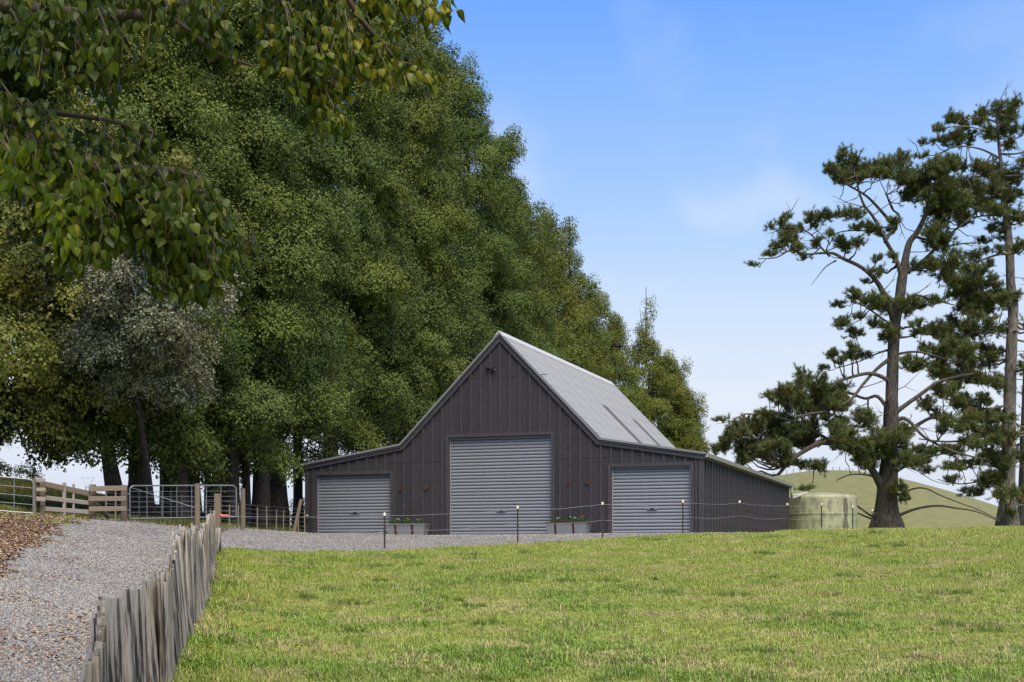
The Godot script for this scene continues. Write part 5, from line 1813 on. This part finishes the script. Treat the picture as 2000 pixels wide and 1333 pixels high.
	pine("third pine, pale trunk cut by the right edge of the picture",
		[[2006, 1035, 0.66], [2005, 1000, 0.52], [2004, 900, 0.46], [2006, 800, 0.40], [2012, 650, 0.34], [2020, 500, 0.26], [2026, 380, 0.14], [2028, 300, 0.06]],
		[[0.12, 0.04, 0.4, [2005, 870], [1990, 868], [1970, 880], [1945, 890]], [0.1, 0.04, 0.6, [2012, 650], [2050, 630], [2090, 640]], [0.1, 0.04, -0.6, [2020, 500], [2060, 480], [2095, 490]]],
		[[1950, 888, 22, 9], [2010, 930, 22, 9], [2030, 760, 40, 18], [2060, 640, 40, 18], [2050, 500, 42, 18], [2040, 400, 40, 18], [2030, 320, 30, 18]],
		81.0, [M.pine_pale, M.pine_pale, M.pine_pale], 1.1, tuft, 303)
	rng.seed = 77

# ---------------------------------------------------------------- the near poplar whose boughs hang into the picture
func build_near_tree() -> void:
	rng.seed = 555
	var base := Vector3(-4.9, 0, -6.6)
	base.y = gh(base.x, 6.6)
	var t := thing("poplar_tree", "near leafy tree whose boughs hang across the top left corner", "tree", base)
	var tb := MB.new()
	tb.tube([Vector3(0, -0.3, 0), Vector3(0, 0.4, 0), Vector3(0.05, 2.0, 0), Vector3(-0.05, 4.2, 0), Vector3(0.1, 7.0, 0.1), Vector3(0.0, 9.5, 0.2)], [0.5, 0.34, 0.28, 0.25, 0.18, 0.08], 20, true, 0.1, 3)
	obj("trunk", tb, M.bark, t)
	var loc := func(px: float, py: float, d: float) -> Vector3: return at(px, py, d) - base
	# boughs: [r0, r1, points (px, py, distance)]
	var boughs := [
		[0.10, 0.03, [-860, 60, 7.0], [-400, -40, 7.2], [0, 10, 7.5], [180, 30, 7.6], [310, 25, 7.7], [400, -10, 7.8], [520, -60, 7.9], [650, -60, 8.0], [780, -10, 8.1]],
		[0.09, 0.012, [-860, 260, 7.0], [-400, 180, 6.9], [-100, 220, 7.0], [60, 270, 7.1], [180, 330, 7.2], [270, 380, 7.3], [350, 440, 7.4], [440, 500, 7.5]],
		[0.05, 0.012, [-100, 220, 7.0], [40, 215, 7.4], [140, 225, 7.7], [230, 240, 7.9], [300, 270, 8.0]],
		[0.05, 0.01, [60, 270, 7.1], [90, 350, 6.9], [110, 430, 6.8], [140, 500, 6.8]],
		[0.05, 0.01, [180, 330, 7.2], [300, 330, 7.4], [380, 345, 7.6], [425, 365, 7.7]],
		[0.04, 0.01, [520, -60, 7.9], [560, 20, 7.8], [590, 110, 7.8], [625, 200, 7.8]],
		[0.05, 0.012, [650, -60, 8.0], [700, 30, 8.0], [750, 90, 8.1], [790, 140, 8.2]],
		[0.04, 0.01, [310, 25, 7.7], [370, 60, 7.6], [410, 95, 7.6], [450, 115, 7.7], [490, 128, 7.8]],
		[0.03, 0.01, [20, 20, 7.5], [70, 80, 7.3], [120, 130, 7.2], [150, 165, 7.2]],
	]
	var twigm := MB.new()
	var spines := []
	for b in boughs:
		var p := []
		for q in b.slice(2): p.append(loc.call(q[0], q[1], q[2]))
		var pts := []
		for i in p.size() - 1:
			for j in 5: pts.append(p[i].cubic_interpolate(p[i + 1], p[maxi(i - 1, 0)], p[mini(i + 2, p.size() - 1)], j / 5.0))
		pts.append(p[-1])
		var bm := MB.new()
		limb_of(pts, b[0] * 0.42, b[1] * 0.7, bm, 10)
		obj("bough", bm, M.bough, t)
	# hanging twigs: start, tip (pixels), distance, how many leaves
	var hang := []
	var fill := func(x0: float, y0: float, x1: float, y1: float, n: int, d0: float, d1: float, len0: float, len1: float, slope: float) -> void:
		for i in n:
			var u := (i + rng.randf()) / n
			var sx := lerpf(x0, x1, u) + rng.randf_range(-18, 18)
			var sy := lerpf(y0, y1, u) + rng.randf_range(-22, 22)
			var l := rng.randf_range(len0, len1)
			hang.append([sx, sy, sx + l * slope * rng.randf_range(0.3, 1.5) + rng.randf_range(-12, 12), sy + l, rng.randf_range(d0, d1)])
	fill.call(-60, -50, 405, -40, 23, 7.0, 8.2, 60, 125, 0.1)
	fill.call(-30, -10, 240, 30, 14, 6.9, 7.6, 70, 130, 0.2)
	fill.call(40, 40, 210, 90, 9, 7.0, 7.6, 60, 110, 0.1)
	fill.call(380, 0, 425, 60, 5, 7.4, 7.8, 50, 90, 0.2)
	fill.call(-40, 170, 120, 250, 12, 6.8, 7.4, 60, 120, 0.3)
	fill.call(-40, 240, 200, 330, 24, 6.7, 7.4, 60, 130, 0.25)
	fill.call(20, 225, 290, 260, 11, 7.2, 8.0, 30, 75, 0.4)
	fill.call(130, 300, 420, 350, 22, 7.0, 7.8, 50, 110, 0.3)
	fill.call(60, 350, 190, 420, 14, 6.7, 7.1, 60, 130, 0.15)
	fill.call(200, 370, 400, 450, 24, 7.1, 7.7, 60, 120, 0.3)
	fill.call(110, 430, 160, 450, 4, 6.8, 7.0, 60, 90, 0.0)
	fill.call(270, 440, 380, 490, 11, 7.2, 7.6, 60, 110, 0.25)
	fill.call(340, 480, 400, 520, 5, 7.3, 7.6, 50, 85, 0.0)
	fill.call(390, 440, 470, 470, 5, 7.4, 7.7, 25, 60, 0.6)
	fill.call(510, -70, 760, -60, 17, 7.7, 8.3, 70, 140, 0.1)
	fill.call(510, 20, 700, 40, 18, 7.6, 8.2, 60, 120, 0.2)
	fill.call(520, 70, 600, 130, 8, 7.6, 8.0, 50, 100, 0.2)
	fill.call(600, 120, 660, 180, 8, 7.7, 8.0, 50, 90, 0.1)
	fill.call(680, 50, 790, 110, 14, 7.9, 8.3, 40, 80, 0.5)
	fill.call(760, -60, 800, -20, 5, 8.1, 8.4, 40, 70, 1.2)
	fill.call(-30, 200, 130, 330, 14, 6.8, 7.5, 60, 110, 0.2)
	fill.call(150, 290, 330, 400, 14, 7.0, 7.6, 50, 110, 0.3)
	fill.call(640, 190, 650, 225, 2, 7.8, 8.0, 30, 50, 0.0)
	var spots := []       # [transform, material index, distance]
	for h in hang:
		var a: Vector3 = loc.call(h[0], h[1], h[4])
		var b: Vector3 = loc.call(h[2], h[3], h[4] + rng.randf_range(-0.15, 0.15))
		var m: Vector3 = a.lerp(b, 0.5) + Vector3(0.03, 0.02, 0.0) + rv() * 0.02
		twigm.tube([a, m, b], [0.005, 0.0035, 0.002], 5, false)
		var ln := a.distance_to(b)
		var n := int(ln / 0.0102) + 2
		var yellow := clampf((h[0] - 500.0) / 240.0 + rng.randf_range(-0.35, 0.3), 0.02, 0.75)
		for i in n:
			var u := (i + 0.5) / n
			var p := a.lerp(m, u * 2.0) if u < 0.5 else m.lerp(b, u * 2.0 - 1.0)
			var side := rv()
			side.y = side.y * 0.3
			var stalk := side.normalized() * rng.randf_range(0.02, 0.085) + Vector3(0, -0.015, 0)
			var hangd := (Vector3(0, -1, 0) + side * rng.randf_range(0.15, 0.75)).normalized()
			var nrm := (rv() + Vector3(0, 0.5, 0.35)).normalized()
			var x := hangd.cross(nrm).normalized()
			var z := x.cross(-hangd).normalized()
			var s := rng.randf_range(0.42, 0.74)
			var mi: int = [0, 1, 2, 4][rng.randi() % 4]
			if rng.randf() < yellow: mi = [2, 3][rng.randi() % 2]
			spots.append([Transform3D(Basis(x, -hangd, z) * s, p + stalk), mi, (p + base).z * -1.0])
	obj("twigs", twigm, M.twig, t).set_meta("kind", "stuff")
	var shapes := [leaf_shape(0.105, 0.078, 0.3, 0.25), leaf_shape(0.095, 0.082, 0.15, -0.2), leaf_shape(0.11, 0.07, 0.45, 0.5)]
	var plain := []
	for s in shapes:
		s.colored = false
		plain.append(s.mesh())
		s.colored = true
	var on_view := func(q) -> bool:
		var w: Vector3 = q[0].origin + base
		var px := 1000.0 + w.x / -w.z * F
		var py := 1100.0 - (w.y - CAM_Y) / -w.z * F
		return px > -10 and px < 2000 and py > -10
	spots.sort_custom(func(p, q): return p[2] < q[2])
	var made := 0
	var bufs := [PackedFloat32Array(), PackedFloat32Array(), PackedFloat32Array()]
	var cols := LEAF_COLOURS.map(func(q): return Color(q[0], q[1], q[2]))
	for q in spots:
		if made < 300 and on_view.call(q):
			var o := obj("leaf", plain[made % 3], M.leaf[q[1]], t)
			o.transform = q[0]
			made += 1
		else:
			var tr: Transform3D = q[0]
			put(bufs[rng.randi() % 3], tr.basis, tr.origin, cols[q[1]] * rng.randf_range(0.85, 1.2))
	for i in 3:
		var o := scatter("foliage" if i == 0 else "foliage_%03d" % i, shapes[i].mesh(), M.leaf_many, bufs[i], t)
		o.set_meta("kind", "stuff")
	# the rest of the crown, over the picture's upper edge
	var lumps := []
	for i in 70:
		var c := Vector3(rng.randf_range(-7.5, -0.6), 0.0, -rng.randf_range(4.0, 10.5))
		c.y = rng.randf_range(CAM_Y - c.z * 0.41 + 1.1, 7.5)
		lumps.append([c - base, rng.randf_range(0.5, 0.8), 0.8, Color(0.05, 0.068, 0.016)])
		if i % 4 == 0:
			var lm := MB.new()
			var from := Vector3(0, (c - base).y - 1.2, 0)
			limb_of([from, from.lerp(c - base, 0.5), c - base], 0.06, 0.015, lm, 6)
			obj("limb", lm, M.bough, t)
	crown_of(t, spray_mesh(26, 0.36, 0.10, 9).mesh(), lumps, Vector3.ZERO, 7.0, 1.0, 0.3, M.leaf_many)

# ---------------------------------------------------------------- all of it
func _ready() -> void:
	rng.seed = 20
	wob.seed = 2; wob.frequency = 0.25; wob.fractal_octaves = 3
	patch.seed = 6; patch.frequency = 0.12; patch.fractal_octaves = 4
	var cam := Camera3D.new()
	cam.name = "camera"
	cam.projection = Camera3D.PROJECTION_FRUSTUM
	cam.near = 0.1
	cam.far = 4000.0
	cam.size = 0.1 * 1333.0 / F
	cam.frustum_offset = Vector2(0, 0.1 * 433.5 / F)
	cam.position = Vector3(0, CAM_Y, 0)
	add_child(cam)
	cam.current = true
	var we := WorldEnvironment.new()
	we.name = "world_environment"
	var env := Environment.new()
	var sky := Sky.new()
	var pano := PanoramaSkyMaterial.new()
	pano.panorama = sky_texture()
	sky.sky_material = pano
	env.sky = sky
	env.background_mode = Environment.BG_SKY
	env.tonemap_mode = Environment.TONE_MAPPER_LINEAR
	env.tonemap_exposure = EXPO
	env.sdfgi_enabled = true
	env.ssao_enabled = true
	env.ssil_enabled = true
	we.environment = env
	add_child(we)
	var sun := DirectionalLight3D.new()
	sun.name = "sun"
	sun.light_energy = 0.43
	sun.light_color = Color(1.0, 0.95, 0.86)
	sun.light_angular_distance = 45.0
	sun.shadow_enabled = true
	add_child(sun)
	sun.look_at_from_position(Vector3.ZERO, Vector3(-0.16, -0.86, -0.50))
	materials()
	build_heights()
	build_ground()
	build_hill()
	build_pylon()
	build_barn()
	build_barn_fittings()
	build_tank()
	build_plank_fence()
	build_gates()
	build_electric_fence()
	build_trees()
	build_pines()
	build_near_tree()
	build_grass()
	build_ground_litter()
